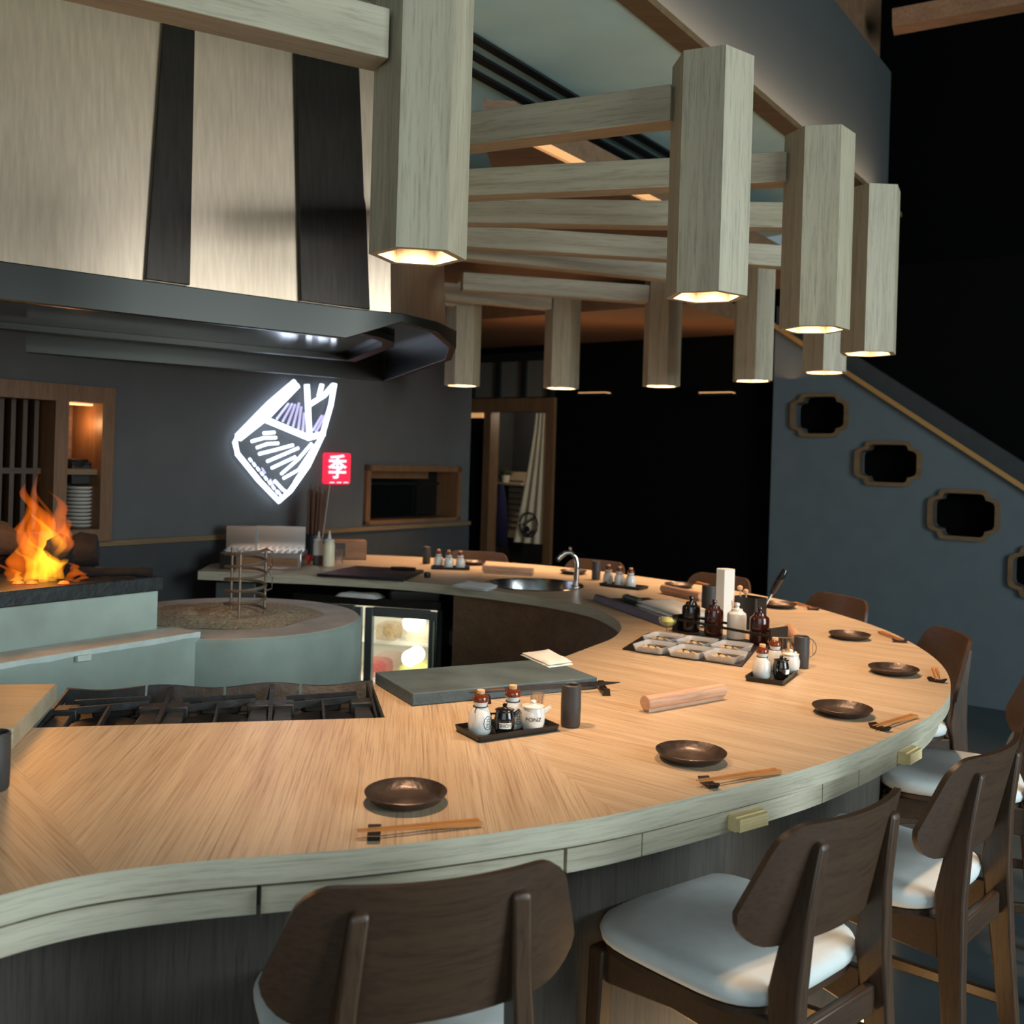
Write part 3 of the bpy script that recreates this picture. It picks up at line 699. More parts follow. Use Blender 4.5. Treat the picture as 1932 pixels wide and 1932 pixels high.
# ------------------------------------------------------------------ the curved counter
ZK = .95
def path_uv(o, path):
    acc = [0.]
    for a, b in zip(path, path[1:]): acc.append(acc[-1]+(b-a).length)
    me = o.data; uv = me.uv_layers.new(name='grain'); co = {}
    for v in me.vertices:
        p = v.co.xy; i = min(range(len(path)), key=lambda k: (path[k]-p).length_squared); co[v.index] = (acc[i], v.co.z)
    for l in me.loops: uv.data[l.index].uv = co[l.vertex_index]
OUT = spline([(-1.55, .5), (-1.25, .82), (-1.05, 1.09), (-.9, 1.34), (-.76, 1.505), (-.66, 1.585), (-.53, 1.64), (-.4, 1.678), (-.26, 1.718), (-.12, 1.768), (.05, 1.842), (.23, 1.932), (.48, 2.1), (.79, 2.335),
    (1.14, 2.7), (1.33, 2.96), (1.47, 3.24), (1.565, 3.52), (1.62, 3.8), (1.645, 4.08), (1.64, 4.33), (1.6, 4.6), (1.54, 4.86), (1.46, 5.08), (1.36, 5.3), (1.2, 5.56), (1.0, 5.8), (.8, 6.02), (.52, 6.29), (.26, 6.47), (-.18, 6.66), (-.67, 6.79), (-1.18, 6.86)], 6)
INN = [Vector(p) for p in ((-2.35, 2.13), (-1.15, 2.40), (-.315, 2.59), (-.40, 2.96))] + spline([(.05, 3.22), (.2, 3.46), (.31, 3.66), (.41, 3.85), (.465, 4.03), (.485, 4.19), (.475, 4.38), (.4, 4.67), (.22, 4.92), (.03, 5.08), (-.2, 5.24), (-.57, 5.43), (-1.04, 5.54), (-1.31, 5.57), (-1.78, 5.62)], 6)
SNK = flat(1007, 1103, ZK); SR_ = .262
ct = thing('horseshoe_counter', 'long curved oak counter with pale edge and small drawers', 'counter')
ends_far = [W0.xy - D1.xy*(s) + N1.xy*.035 for s in (1.52, 2.55)]
poly = [p.copy() for p in OUT] + [Vector((e[0], e[1])) for e in ends_far] + [p.copy() for p in INN[::-1]] + [Vector((-2.35, .5))]
poly = [p for i, p in enumerate(poly) if (p-poly[i-1]).length > 1e-4]
q = MB(); TT = .048
def eloop(pts, z):
    vs = [q.bm.verts.new((p[0], p[1], z)) for p in pts]
    return [q.bm.edges.new((vs[i], vs[(i+1) % len(vs)])) for i in range(len(vs))]
es = eloop(poly, ZK) + eloop([(SNK.x+SR_*math.cos(a*PI/24), SNK.y+SR_*math.sin(a*PI/24)) for a in range(48)], ZK)
bmesh.ops.triangle_fill(q.bm, edges=es, use_beauty=True)
SEAMS = [(flat(15, 1420, ZK), flat(180, 1640, ZK)), (flat(980, 1400, ZK), flat(1166, 1534, ZK)), (flat(1170, 1190, ZK), flat(1600, 1165, ZK)), (flat(800, 1100, ZK), flat(830, 1050, ZK))]
def side(p, s):
    d = s[1]-s[0]; return d.x*(p.y-s[0].y) - d.y*(p.x-s[0].x)
for s in SEAMS[:]:
    d = (s[1]-s[0]).normalized()
    bmesh.ops.bisect_plane(q.bm, geom=q.bm.verts[:]+q.bm.edges[:]+q.bm.faces[:], plane_co=s[0], plane_no=Vector((-d.y, d.x, 0)))
for f in q.bm.faces:
    c = f.calc_center_median()
    if c.y < 3 and side(c, SEAMS[0]) < 0: k = 0
    elif c.y < 3.6 and side(c, SEAMS[1]) < 0: k = 1
    elif c.x > -1.5 and c.y < 5 and side(c, SEAMS[2]) < 0 or c.y < 3.4: k = 2
    elif side(c, SEAMS[3]) > 0: k = 4
    else: k = 3
    f.material_index = k
top_faces = q.bm.faces[:]
r_ = bmesh.ops.extrude_face_region(q.bm, geom=top_faces)
newf = [g for g in r_['geom'] if isinstance(g, bmesh.types.BMFace)]
for v in [g for g in r_['geom'] if isinstance(g, bmesh.types.BMVert)]: v.co.z -= TT
for f in q.bm.faces:
    f.normal_update()
    if abs(f.normal.z) < .5: f.material_index = 5
# which faces stayed on top is decided by height
tp = q.build('worktop', ['top_b', 'top_a', 'top_c', 'top_d', 'top_e', 'oak_edge'], ct, ang=30); path_uv(tp, OUT+INN)
def near_i(path, p):
    return min(range(len(path)), key=lambda i: (path[i]-Vector((p[0], p[1]))).length)
AP = offset(OUT, .03)
def arc_pos(px, py, z=.87):
    # where a pixel column meets the apron
    best = min(range(len(AP)-1), key=lambda i: abs(ray(px, py)[0]-AP[i].x/AP[i].y) + (9 if AP[i].y < .3 or i > 120 else 0))
    return best
cuts = [(485, 1720), (1070, 1640), (1209, 1610), (1550, 1500), (1623, 1480), (1768, 1400)]
idx = []
dense = []
for i in range(len(AP)-1):
    for k in range(4): dense.append(AP[i] + (AP[i+1]-AP[i])*k/4)
dense.append(AP[-1])
half = max(range(len(dense)), key=lambda i: dense[i].x/max(.1, dense[i].y) if dense[i].y > 1.2 and dense[i].x > 1 else -9)
for px, py in cuts:
    u = ray(px, py)[0]
    idx.append(min(range(60, half), key=lambda i: abs(dense[i].x/dense[i].y - u)))
bounds = [0] + idx + list(range(idx[-1]+62, len(dense)-20, 64)) + [len(dense)-1]
HND = {3: (1400, 1557), 5: (1707, 1437)}
for j, (a, b) in enumerate(zip(bounds, bounds[1:])):
    seg = dense[a:b+1]
    g = .0018 if j not in (1,) else .006
    if len(seg) > 3:
        seg = seg[:]; seg[0] = seg[0] + (seg[1]-seg[0]).normalized()*g; seg[-1] = seg[-1] - (seg[-1]-seg[-2]).normalized()*g
    q = MB(); sheet(q, seg, .838, ZK-TT-.017, .018)
    o = q.build('drawer' if j in HND else 'apron_panel', 'oak_edge', ct); path_uv(o, dense)
    if j in HND:
        u = ray(*HND[j])[0]; c = min(seg, key=lambda p: abs(p.x/p.y-u)); i = seg.index(c); t = (seg[min(i+3, len(seg)-1)]-seg[max(0, i-3)]).normalized(); n = Vector((t.y, -t.x))
        q = MB(); zc = .862
        for r in range(4): q.bar((*(c-t*.046+n*.026), zc-.0105+r*.007), (*(c+t*.046+n*.026), zc-.0105+r*.007), .0155, .0066)
        q.bar((*(c-t*.047+n*.011), zc), (*(c+t*.047+n*.011), zc), .022, .033); q.build('handle', 'handle', o)
q = MB(); sheet(q, offset(OUT, .05), .845, ZK-TT-.001, .02); q.build('sub_frame', 'plank', ct)
q = MB(); sheet(q, offset(OUT, .2), .0, .85, .03); q.build('front_cladding', 'plank', ct)
q = MB(); sheet(q, offset(OUT, .195), .0, .09, .02); q.build('kick_board', 'blackmetal', ct)
iv = offset(INN[4:], .04)
k0_ = near_i(INN, (-.27, 5.27))-4
q = MB(); sheet(q, [p for p in offset(INN[4:], -.03)][:k0_+2], 0., ZK-TT-.001, -.03); q.build('inner_cladding', 'soffit', ct)
q = MB(); sheet(q, offset(OUT, .17), .002, .014, .014); tag(q.build('foot_light', 'footled', ct), 'amber glow strip at the foot')
q = MB()
fp = offset(INN[1:3], .0)
q.bar((-1.7, 2.24, .45), (-.33, 2.57, .45), .03, .88); q.build('near_cladding', 'soffit', ct)
q = MB(); q.bar((-.345, 2.62, .45), (-.425, 2.95, .45), .03, .88); q.build('end_cladding', 'blackmetal', ct)
q = MB(); q.bar((-.40, 2.985, .45), (.03, 3.25, .45), .03, .88); q.build('side_cladding', 'soffit', ct)

# raised thick board and black cup at the left end
bd = [flat(108, 1290, 1.0), flat(25, 1374, 1.0)]
bx = (bd[0]-bd[1]); bw_ = Vector((-.985, -.17, 0))
q = MB(); P_ = [bd[1], bd[0], bd[0]+bw_*.5, bd[1]+bw_*.5]; q.prism([(p.x, p.y) for p in P_], ZK+.001, 1.0)
tag(q.build('thick_board', 'oak_x', bevel=.003), 'thick oak board raised on the counter at the left edge of the photo', 'board')

# ------------------------------------------------------------------ wok stove in the near well
sv = thing('gas_stove', 'black cast iron gas stove set in the counter well', 'stove', (-.74, 2.75, 0), math.atan2(.19, .84))
q = MB(); q.box(-.5, .385, -.2, .2, .05, .885); q.build('cabinet', 'blackmetal', sv)
q = MB(); q.box(-.5, .385, -.2, .2, .886, .895); q.build('hob_plate', 'castiron', sv, bevel=.003)
for k, bx_ in enumerate((-.345, -.06, .225)):
    q = MB(); q.lathe([(.085, .895), (.088, .912), (.07, .916), (.03, .906), (.001, .906)], 24, (bx_, -.1, 0)); q.build('burner_ring', 'blackmetal', sv)
    for s in (-1, 1):
        q = MB(); cx = bx_+s*.11
        q.prism([(cx-.028, -.185), (cx+.028, -.185), (cx+.022, -.03), (cx-.022, -.03)], .897, .925)
        q.prism([(cx-.032, -.03), (cx+.032, -.03), (cx+.032, .03), (cx-.032, .03)], .897, .936); q.build('grate_block', 'castiron', sv, bevel=.004)
    q = MB(); q.bar((bx_, -.19, .918), (bx_, .0, .93), .007, .02); q.build('grate_finger', 'castiron', sv)
    q = MB(); q.bar((bx_-.1, -.02, .93), (bx_+.1, .02, .935), .009, .018); q.bar((bx_-.1, .06, .93), (bx_+.1, .05, .94), .009, .02); q.build('grate_bar', 'castiron', sv)
    q = MB(); q.prism([(bx_-.05, .035), (bx_+.05, .03), (bx_+.06, .1), (bx_-.06, .1)], .897, .932); q.build('trivet_block', 'castiron', sv, bevel=.004)
    for x in (-.14, .14):
        q = MB(); q.bar((bx_+x, -.195, .92), (bx_+x, .17, .935), .006, .024); q.build('divider', 'castiron', sv)
for k in range(4):
    q = MB(); a = -.49+k*.22; pts = [(a+.212*i/8, .15+.0*i, .945+.006*math.sin((a+.212*i/8)*20)) for i in range(9)]
    q.rings([[(x, .145, .897), (x, .17, .897), (x, .185, z), (x, .172, z)] for x, y, z in pts]); q.build('back_guard', 'castiron', sv)

# ------------------------------------------------------------------ tableware
def put(o, p, rz=0.): o.location = p; o.rotation_euler.z = rz; return o
def lathe_obj(name, prof, mat, label, cat, p, seg=28, group=None, ang=40):
    q = MB(); q.lathe(prof, seg); o = q.build(name, mat, ang=ang); o.location = p; return tag(o, label, cat, group)
PLP = [(.0005, .004), (.05, .004), (.066, .009), (.078, .0195), (.081, .022), (.083, .021), (.082, .018), (.07, .005), (.056, 0), (.0005, 0)]
PLT = [((766, 1492), 'nearest brown plate, at the front left of the counter'), ((1304, 1416), 'brown plate in the middle of the front curve, beside the roll of beech'), ((1589, 1333), 'brown plate on the right front curve, second before the rightmost bend'),
       ((1686, 1259), 'brown plate nearest the rightmost bend of the counter'), ((1603, 1195), 'brown plate on the right bend, third from the staircase wall side'), ((1471, 1138), 'brown plate behind the knife holder, before the far right stool'),
       ((1281, 1101), 'brown plate behind the far beech roll'), ((1082, 1076), 'brown plate half hidden behind the sink tap'), ((893, 1059), 'farthest brown plate, beside the leftmost sauce tray')]
pl0 = None
for i, ((x, y), nm) in enumerate(PLT):
    p = flat(x, y, ZK+.021); p.z = ZK+.0005
    if pl0 is None: pl0 = lathe_obj('side_plate', PLP, 'plate', nm, 'plate', p, 44, 'brown plates set around the counter')
    else: dup(pl0, p, i*1.3, nm, 'brown plates set around the counter')
# chopsticks on rests
CH = [((706, 1568), (915, 1548), 'in front of the nearest plate'), ((1337, 1473), (1460, 1454), 'in front of the middle front plate'), ((1660, 1369), (1718, 1351), 'beside the third plate on the right front curve'),
      ((1768, 1281), (1764, 1263), 'at the rightmost bend of the counter'), ((1697, 1207), (1660, 1191), 'beyond the right bend plate, at the counter edge'), ((1534, 1147), (1500, 1137), 'by the far right stool back'), ((1345, 1106), (1318, 1099), 'at the far edge behind the white paper box')]
def rest_mesh():
    q = MB(); h = [(-.03, .011), (-.024, .0125), (-.012, .008), (0, .0065), (.012, .008), (.024, .0125), (.03, .011)]
    q.rings([[(x*.75, -.011, 0), (x*.75, .011, 0), (x, .012, z), (x, -.012, z)] for x, z in h]); return q.build('chopstick_rest', 'rest', ang=50)
rest0 = stick0 = None
for i, (a, b, wh) in enumerate(CH):
    p = flat(*a, ZK+.01); e = flat(*b, ZK+.008); d = Vector((e.x-p.x, e.y-p.y, 0)).normalized(); rz = math.atan2(d.y, d.x)
    p.z = ZK+.0005
    if rest0 is None: rest0 = put(rest_mesh(), p, rz+PI/2-.25); tag(rest0, 'black chopstick rest '+wh, 'chopstick rest', 'black chopstick rests')
    else: put(dup(rest0, p, rz+PI/2-.25, 'black chopstick rest '+wh, 'black chopstick rests'), p, rz+PI/2-.25)
    for k, sgn in enumerate((-1, 1)):
        off = Vector((-d.y, d.x, 0))*.0052*sgn
        if stick0 is None:
            q = MB(); q.rings([[(x, r*math.cos(t+PI/4), r*math.sin(t+PI/4)) for t in (0, PI/2, PI, 3*PI/2)] for x, r in ((-.03, .0016), (0, .0022), (.1, .0042), (.2, .0058), (.203, .005))])
            stick0 = q.build('chopstick', 'stick'); o = stick0; tag(o, 'x', 'chopstick', 'wooden chopsticks on the rests')
        else: o = dup(stick0, p, rz, 'x', 'wooden chopsticks on the rests')
        o.location = p + off + Vector((0, 0, .0122)); o.rotation_euler = (0, .033, rz + sgn*.006)
        mine = o.location + d*.1; dist = [min((w_-(p + d*.1 + Vector((-d.y, d.x, 0))*.0052*g_).xy).length for w_ in OUT) for g_ in (-1, 1)]
        o['label'] = ('outer, edge side wooden chopstick ' if (dist[0] < dist[1]) == (k == 0) else 'inner wooden chopstick ') + wh
# beech rolls on feet
RO = [((1216, 1344), (1372, 1316), 'pale beech roll lying in the middle of the front counter'), ((911, 1080), (1016, 1087), 'pale beech roll behind the sink'), ((1250, 1119), (1342, 1139), 'pale beech roll behind the folded towels'), ((1489, 1197), (1512, 1230), 'pale beech roll seen end on behind the right sauce tray')]
for a, b, nm in RO:
    p, e = flat(*a, ZK), flat(*b, ZK); d = e-p; L = min(d.length, .32)
    t = thing('menu_roll', nm, 'roll', p + Vector((0, 0, .0005)), math.atan2(d.y, d.x), 'beech rolls on the counter')
    q = MB(); q.lathe([(.0185, 0), (.0205, .002), (.0205, L-.002), (.0185, L)], 24, mat=Matrix.Translation((0, 0, .026)) @ Matrix.Rotation(PI/2, 4, 'Y')); q.build('roll', 'rollwood', t)
    q = MB(); q.box(.006, L-.006, -.011, .011, 0, .009); q.build('foot', 'rollwood', t)
# sauce sets
BOT = [(.0265, 0), (.0295, .006), (.0305, .024), (.0285, .045), (.021, .062), (.0165, .067), (.0165, .071), (.019, .077), (.0195, .0785)]
CAP = [(.0196, .0787), (.0205, .084), (.019, .091), (.0145, .0965), (.006, .097)]
CRK = [(.0095, .0972), (.0105, .0985), (.0105, .1065), (.0095, .1075)]
def sake(p, rz, label, tie=True):
    t = thing('sauce_bottle', label, 'bottle', p, rz, 'white corked sauce bottles')
    q = MB(); q.lathe(BOT, 28); q.build('bottle_body', 'glaze_white', t)
    q = MB(); q.lathe(CAP, 24); q.build('neck_cap', 'glaze_brown', t)
    q = MB(); q.lathe(CRK, 16); q.build('cork', 'cork', t)
    q = MB(); q.tube([(.0178*math.cos(a*PI/10), .0178*math.sin(a*PI/10), .0665) for a in range(20)], .0013, 6, True); q.tube([(-.017, -.004, .066), (-.024, -.007, .062), (-.028, -.01, .056)], .001, 5); q.build('cord', 'rest', t)
    f = prof_rad(BOT); q = MB()
    def on(x, z): a = -PI/2 + x/.03; r = f(z)+.0006; return (r*math.cos(a), r*math.sin(a), z)
    q.tube([on(.0125*math.cos(a*PI/10), .03+.0165*math.sin(a*PI/10)) for a in range(20)], .0008, 5, True)
    for s in (((-.005, .04), (-.002, .037)), ((.002, .041), (.004, .036)), ((-.006, .034), (.005, .033), (.003, .029)), ((-.004, .028), (-.004, .02), (.004, .02), (.005, .025), (-.003, .028))): q.tube([on(*p_) for p_ in s], .0008, 5)
    q.build('round_mark', 'ink', t); return t
JUG = [(.019, 0), (.022, .003), (.0255, .02), (.0265, .038), (.023, .052), (.022, .056), (.0245, .0605)]
def jug(p, rz, label, mat='glaze_black', text='SHOY', spout_a=0.):
    t = thing('sauce_jug', label, 'jug', p, rz)
    q = MB(); q.lathe(JUG + [(.0215, .06), (.019, .055)], 26); q.build('jug_body', mat, t)
    q = MB(); q.lathe([(.021, .057), (.02, .061), (.008, .064), (.0045, .068), (.0065, .072), (.004, .075), (.0005, .0755)], 20); q.build('lid', mat, t)
    q = MB(); q.tube([(.02, 0, .045), (.03, 0, .052), (.038, 0, .06)], [.007, .005, .004], 10); q.build('spout', mat, t)
    q = MB(); q.tube([(-.02, 0, .05), (-.034, 0, .05), (-.036, 0, .03), (-.023, 0, .016)], .003, 8) if mat == 'glaze_black' else q.tube([(-.024, 0, .0), (-.0245, 0, .002)], .001, 5)
    if mat == 'glaze_black': q.build('handle', mat, t)
    f = prof_rad(JUG)
    if mat == 'glaze_black':
        q = MB(); rows = []
        for z in (.018, .023, .028, .033): rows.append([((f(z)+.0007)*math.cos(-PI/2+a), (f(z)+.0007)*math.sin(-PI/2+a), z) for a in [-.62+1.24*k/10 for k in range(11)]])
        q.rings(rows, closed=False); q.build('label', 'label', t)
    if text:
        o = text_mesh(text, .0125 if mat == 'glaze_black' else .0135, 'lettering', 'ink', t, .0002); wrap(o, lambda z: f(min(max(z, .001), .06))+.0006, .0255 if mat == 'glaze_black' else .032, -PI/2)
    return t
def cup(p, label, h=.11, r=.0255):
    return lathe_obj('tall_cup', [(r-.003, 0), (r, .004), (r+.001, h*.5), (r, h-.003), (r-.003, h), (r-.006, h-.003), (r-.007, .012), (.001, .01)], 'cup', label, 'cup', p, 28, 'tall charcoal cups beside the sauce trays')
def tray(c, rz, L, W, label):
    t = MB(); A = rrect(L, W, .008); Bq = rrect(L-.008, W-.008, .006); C_ = rrect(L-.014, W-.014, .005)
    t.rings([[(x, y, 0) for x, y in Bq], [(x, y, .016) for x, y in A], [(x, y, .016) for x, y in Bq], [(x, y, .0035) for x, y in C_]])
    o = t.build('sauce_tray', 'tray'); put(o, c, rz); return tag(o, label, 'tray', 'black sauce trays')
# near set
a, b = flat(903, 1403, ZK), flat(1057, 1380, ZK); d = (b-a).normalized(); n = Vector((-d.y, d.x, 0)); L = (b-a).length
W_ = .125; tc_ = (a+b)/2 + n*W_/2; rz = math.atan2(d.y, d.x)
tray(tc_ + Vector((0, 0, .0005)), rz, L, W_, 'black tray of sauces at the near front, with the jar lettered in black')
ZT_ = ZK+.0048
def on_t(px, py): return flat(px, py, ZT_)
toc = lambda p: math.atan2(-p.y, -p.x)+PI/2
def face(p, extra=0.): return math.atan2(p.y, p.x)-PI/2 + extra
p = on_t(905, 1382); sake(p, face(p, .75), 'white corked bottle with round black mark, left on the near sauce tray')
p = on_t(966, 1371); sake(p, face(p, .55), 'white corked bottle partly behind the black jug on the near sauce tray')
p = on_t(951, 1384); jug(p, face(p, .1), 'black jug with white paper label on the near sauce tray', 'glaze_black', 'SHOY')
p = on_t(1005, 1377); o = jug(p, face(p, .05), 'white pot lettered PONZ on the near sauce tray', 'glaze_white', 'PONZ'); o.scale = (1.16, 1.16, 1.02)
p = on_t(1012, 1362); t = thing('toothpick_glass', 'small clear glass of toothpicks behind the white pot', 'glass', p)
q = MB(); q.lathe([(.014, 0), (.016, .03), (.0195, .075), (.0185, .075), (.015, .03), (.013, .004), (.001, .003)], 20); q.build('glass_cup', 'glass', t)
for k in range(12):
    q = MB(); a_ = k*2.4; q.tube([(.006*math.cos(a_), .006*math.sin(a_), .006), (.0145*math.cos(a_), .0145*math.sin(a_), .068)], .0011, 5); q.build('toothpick', 'cork', t)
cup(flat(1076, 1370, ZK)+Vector((0, 0, .0005)), 'tall charcoal cup to the right of the near sauce tray')
cup(flat(-14, 1490, ZK)+Vector((0, 0, .0005)), 'tall charcoal cup cut off by the left edge of the photo', .115, .03)
# right set
a, b = flat(1408, 1284, ZK), flat(1476, 1296, ZK); c_ = flat(1512, 1268, ZK); d = (c_-b).normalized(); n = (a-b).normalized()
cc = b + d*.105 + n*.062
tray(cc + Vector((0, 0, .0005)), math.atan2(d.y, d.x), .215, .125, 'black tray of sauces on the right, in front of the bottle rack')
p = on_t(1437, 1277); sake(p, face(p, 2.2), 'white corked bottle at the front left of the right sauce tray')
p = on_t(1461, 1262); sake(p, face(p, 2.6), 'white corked bottle at the back of the right sauce tray')
p = on_t(1473, 1280); jug(p, face(p, 1.2), 'black jug without label on the right sauce tray', 'glaze_black', '')
p = on_t(1491, 1268); o = jug(p, face(p, 1.2), 'white pot behind the black jug on the right sauce tray', 'glaze_white', ''); o.scale = (1.16, 1.16, 1.02)
cup(flat(1500, 1262, ZK+.005)+Vector((.035, .05, -.0045)), 'tall charcoal cup at the back of the right sauce tray')
# far sets
for (a, b, w_), items, cu_, nm in (((1131, 1105, 0), ((1145, 1101), (1166, 1105), (1187, 1108)), (1121, 1094), 'sauce tray right of the sink tap'), ((813, 1074, 0), ((827, 1069), (846, 1071), (868, 1072)), (804, 1064), 'farthest sauce tray, left of the sink')):
    e = flat(1208 if a > 1000 else 886, 1114 if a > 1000 else 1076, ZK); s = flat(a, b, ZK); d = (e-s); n = Vector((-d.y, d.x, 0)).normalized()
    tray((s+e)/2 + n*.045 + Vector((0, 0, .0005)), math.atan2(d.y, d.x), min(d.length, .3), .11, 'black ' + nm)
    for k, (x, y) in enumerate(items):
        p = flat(x, y, ZT_); p += n*.015; sake(p, face(p, .6+k), 'white corked bottle, ' + ['left', 'middle', 'right'][k] + ' one on the ' + nm)
    cup(flat(*cu_, ZK)+n*.02+Vector((0, 0, .0005)), 'tall charcoal cup beside the ' + nm)

# ------------------------------------------------------------------ slate, towels, knives
A_, D_, C_, Bc = Vector((-.395, 2.97)), Vector((-.255, 2.712)), Vector((.28, 2.99)), Vector((.14, 3.25))
q = MB(); q.prism([tuple(A_), tuple(D_), tuple(C_), tuple(Bc)], ZK+.0008, ZK+.036); tag(q.build('slate_slab', 'slate', bevel=.003), 'thick grey slate slab at the end of the near counter', 'slab')
def towel(name, pts, z, label, th=.012, mat='towel', cat='towel', waves=2):
    A, B_, C, D = [Vector(p) for p in pts]; q = MB()
    for k in range(waves):
        g = []; m_ = 9; sh = .03*k
        for i in range(m_):
            r = []
            for j in range(m_):
                u, v = sh+(1-sh*2)*i/(m_-1), sh+(1-sh*1.2)*j/(m_-1)
                p = A*(1-u)*(1-v)+B_*u*(1-v)+C*u*v+D*(1-u)*v
                e = min(1, 6*min(u, 1-u, v, 1-v)+.25)
                r.append((p, th*(k+.0)/waves, th*(k+1)/waves*e + .003*math.sin(9*u+k)*math.cos(7*v)*e))
            g.append(r)
        tp_ = [[q.bm.verts.new((p.x, p.y, z+max(h, lo_+.001))) for p, lo_, h in r] for r in g]
        bt = [[q.bm.verts.new((p.x, p.y, z+lo_)) for p, lo_, h in r] for r in g]
        for i in range(m_-1):
            for j in range(m_-1):
                q.face([tp_[i][j], tp_[i+1][j], tp_[i+1][j+1], tp_[i][j+1]]); q.face([bt[i][j], bt[i][j+1], bt[i+1][j+1], bt[i+1][j]])
        bo = [(i, 0) for i in range(m_)] + [(m_-1, j) for j in range(1, m_)] + [(i, m_-1) for i in range(m_-2, -1, -1)] + [(0, j) for j in range(m_-2, 0, -1)]
        for (i, j), (i2, j2) in zip(bo, bo[1:]+bo[:1]): q.face([bt[i][j], bt[i2][j2], tp_[i2][j2], tp_[i][j]])
    o = q.build(name, mat, ang=60); return tag(o, label, cat)
f2 = lambda x, y, z: flat(x, y, z).xy
zs_ = ZK+.0365
towel('folded_towel', [f2(982, 1236, zs_), f2(1035, 1260, zs_), f2(1081, 1254, zs_), f2(1035, 1229, zs_)], zs_, 'white folded towel on the corner of the grey slate slab', .014)
towel('folded_towel', [f2(850, 1107, ZK), f2(918, 1116, ZK), f2(941, 1108, ZK), f2(878, 1099, ZK)], ZK+.0006, 'white folded towel at the counter edge left of the sink', .016)
# long knife on its rests before the slab
kn = thing('long_knife', 'long slim knife with brown wooden handle lying before the slate slab', 'knife', flat(880, 1322, ZK)+Vector((0, 0, .0255)))
e = flat(1172, 1303, ZK)+Vector((0, 0, .0255)); d = (e-kn.location); kn.rotation_euler.z = math.atan2(d.y, d.x); L = d.length
q = MB(); q.rings([[(x, r*math.cos(k*PI/4), .8*r*math.sin(k*PI/4)) for k in range(8)] for x, r in ((0, .007), (.004, .0085), (.11, .008), (.115, .006))]); q.build('handle', 'walnut_x', kn)
q = MB(); q.rings([[(x, -.0015, -h), (x, .0015, -h), (x, .0012, h), (x, -.0012, h)] for x, h in ((.115, .006), (L-.07, .007), (L-.005, .001))]); q.build('blade', 'steel_dark', kn)
for k, x in enumerate((.06, L-.06)):
    u = d.normalized(); c = kn.location + u*x; q = MB()
    q.rings([[(y, -.012, 0), (y, .012, 0), (y, .009, z), (y, -.009, z)] for y, z in ((-.055, .022), (-.03, .016), (0, .014), (.03, .016), (.055, .022))])
    o = q.build('knife_rest', 'rest', ang=50); put(o, Vector((c.x, c.y, ZK+.0006)), kn.rotation_euler.z+PI/2-.3); tag(o, ['dark knife rest under the brown handle', 'dark knife rest under the blade tip, right of the tall cup'][k], 'knife rest', 'dark knife rests')

# ------------------------------------------------------------------ condiment tray with six dishes
tA, tB, tC, tD = [flat(x, y, ZK) for x, y in ((1174, 1226), (1400, 1259), (1432, 1221), (1222, 1196))]
q = MB(); q.prism([(p.x, p.y) for p in (tA, tB, tC, tD)], ZK+.0006, ZK+.006); tag(q.build('condiment_tray', 'tray', bevel=.002), 'flat black tray carrying six clear condiment dishes', 'tray')
ux = (tB-tA).normalized(); rz = math.atan2(ux.y, ux.x)
DN = [((1252, 1208), 'back row, left'), ((1316, 1216), 'back row, middle'), ((1381, 1225), 'back row, right'), ((1236, 1224), 'front row, left'), ((1302, 1233), 'front row, middle'), ((1369, 1241), 'front row, right')]
ds0 = None
for (x, y), nm in DN:
    p = flat(x, y, ZK+.012); p.z = ZK+.0066
    if ds0 is None:
        ds0 = thing('condiment_dish', '', 'dish', p, rz, 'clear condiment dishes'); q = MB()
        lv = [(rrect(.105, .125, .012), 0), (rrect(.125, .145, .016), .024), (rrect(.118, .138, .014), .024), (rrect(.1, .12, .01), .003)]
        q.rings([[(a_, b_, z) for a_, b_ in pl] for pl, z in lv]); q.build('dish_body', 'acrylic', ds0)
        q = MB(); q.rings([[(a_, b_, z) for a_, b_ in rrect(w, h, .01)] for w, h, z in ((.099, .119, .0034), (.1, .12, .009), (.06, .07, .012))]); q.build('filling', 'foodb', ds0)
        for k in range(4):
            q = MB(); q.lathe([(.011, 0), (.0115, .002), (.01, .003)], 12, mat=Matrix.Rotation(.4, 4, 'X')); s_o = q.build('slice', 'food', ds0); s_o.location = (-.03+.024*(k % 3)+.004*k, -.025+.04*(k//3), .013); s_o.rotation_euler.z = k
        o = ds0
    else: o = dup(ds0, p, rz, '', 'clear condiment dishes')
    o['label'] = 'clear condiment dish on the black tray, ' + nm
# bottle rack
ra, rb = flat(1292, 1196, ZK), flat(1452, 1228, ZK); d = rb-ra; L = d.length; rz = math.atan2(d.y, d.x)
rk = thing('bottle_rack', 'black metal rack holding the sauce jars', 'rack', ra + Vector((0, 0, .0006)), rz); WK = .1
q = MB(); q.box(-.06, L+.01, -.01, WK, 0, .006); q.build('base', 'tray', rk)
for x in (-.056, L+.006):
    q = MB(); q.box(x-.004, x+.004, -.01, WK, .006, .085 if x > 0 else .07); q.build('end_plate', 'tray', rk)
for y in (-.008, WK-.002):
    q = MB(); q.box(-.052, L+.002, y-.002, y+.002, .05, .06); q.build('rail', 'tray', rk)
JAR = [(.03, 0), (.034, .003), (.035, .01), (.035, .082), (.033, .092), (.022, .1), (.0215, .103)]
LID = [(.021, .1032), (.02, .108), (.009, .11), (.007, .116), (.0105, .122), (.009, .129), (.001, .131)]
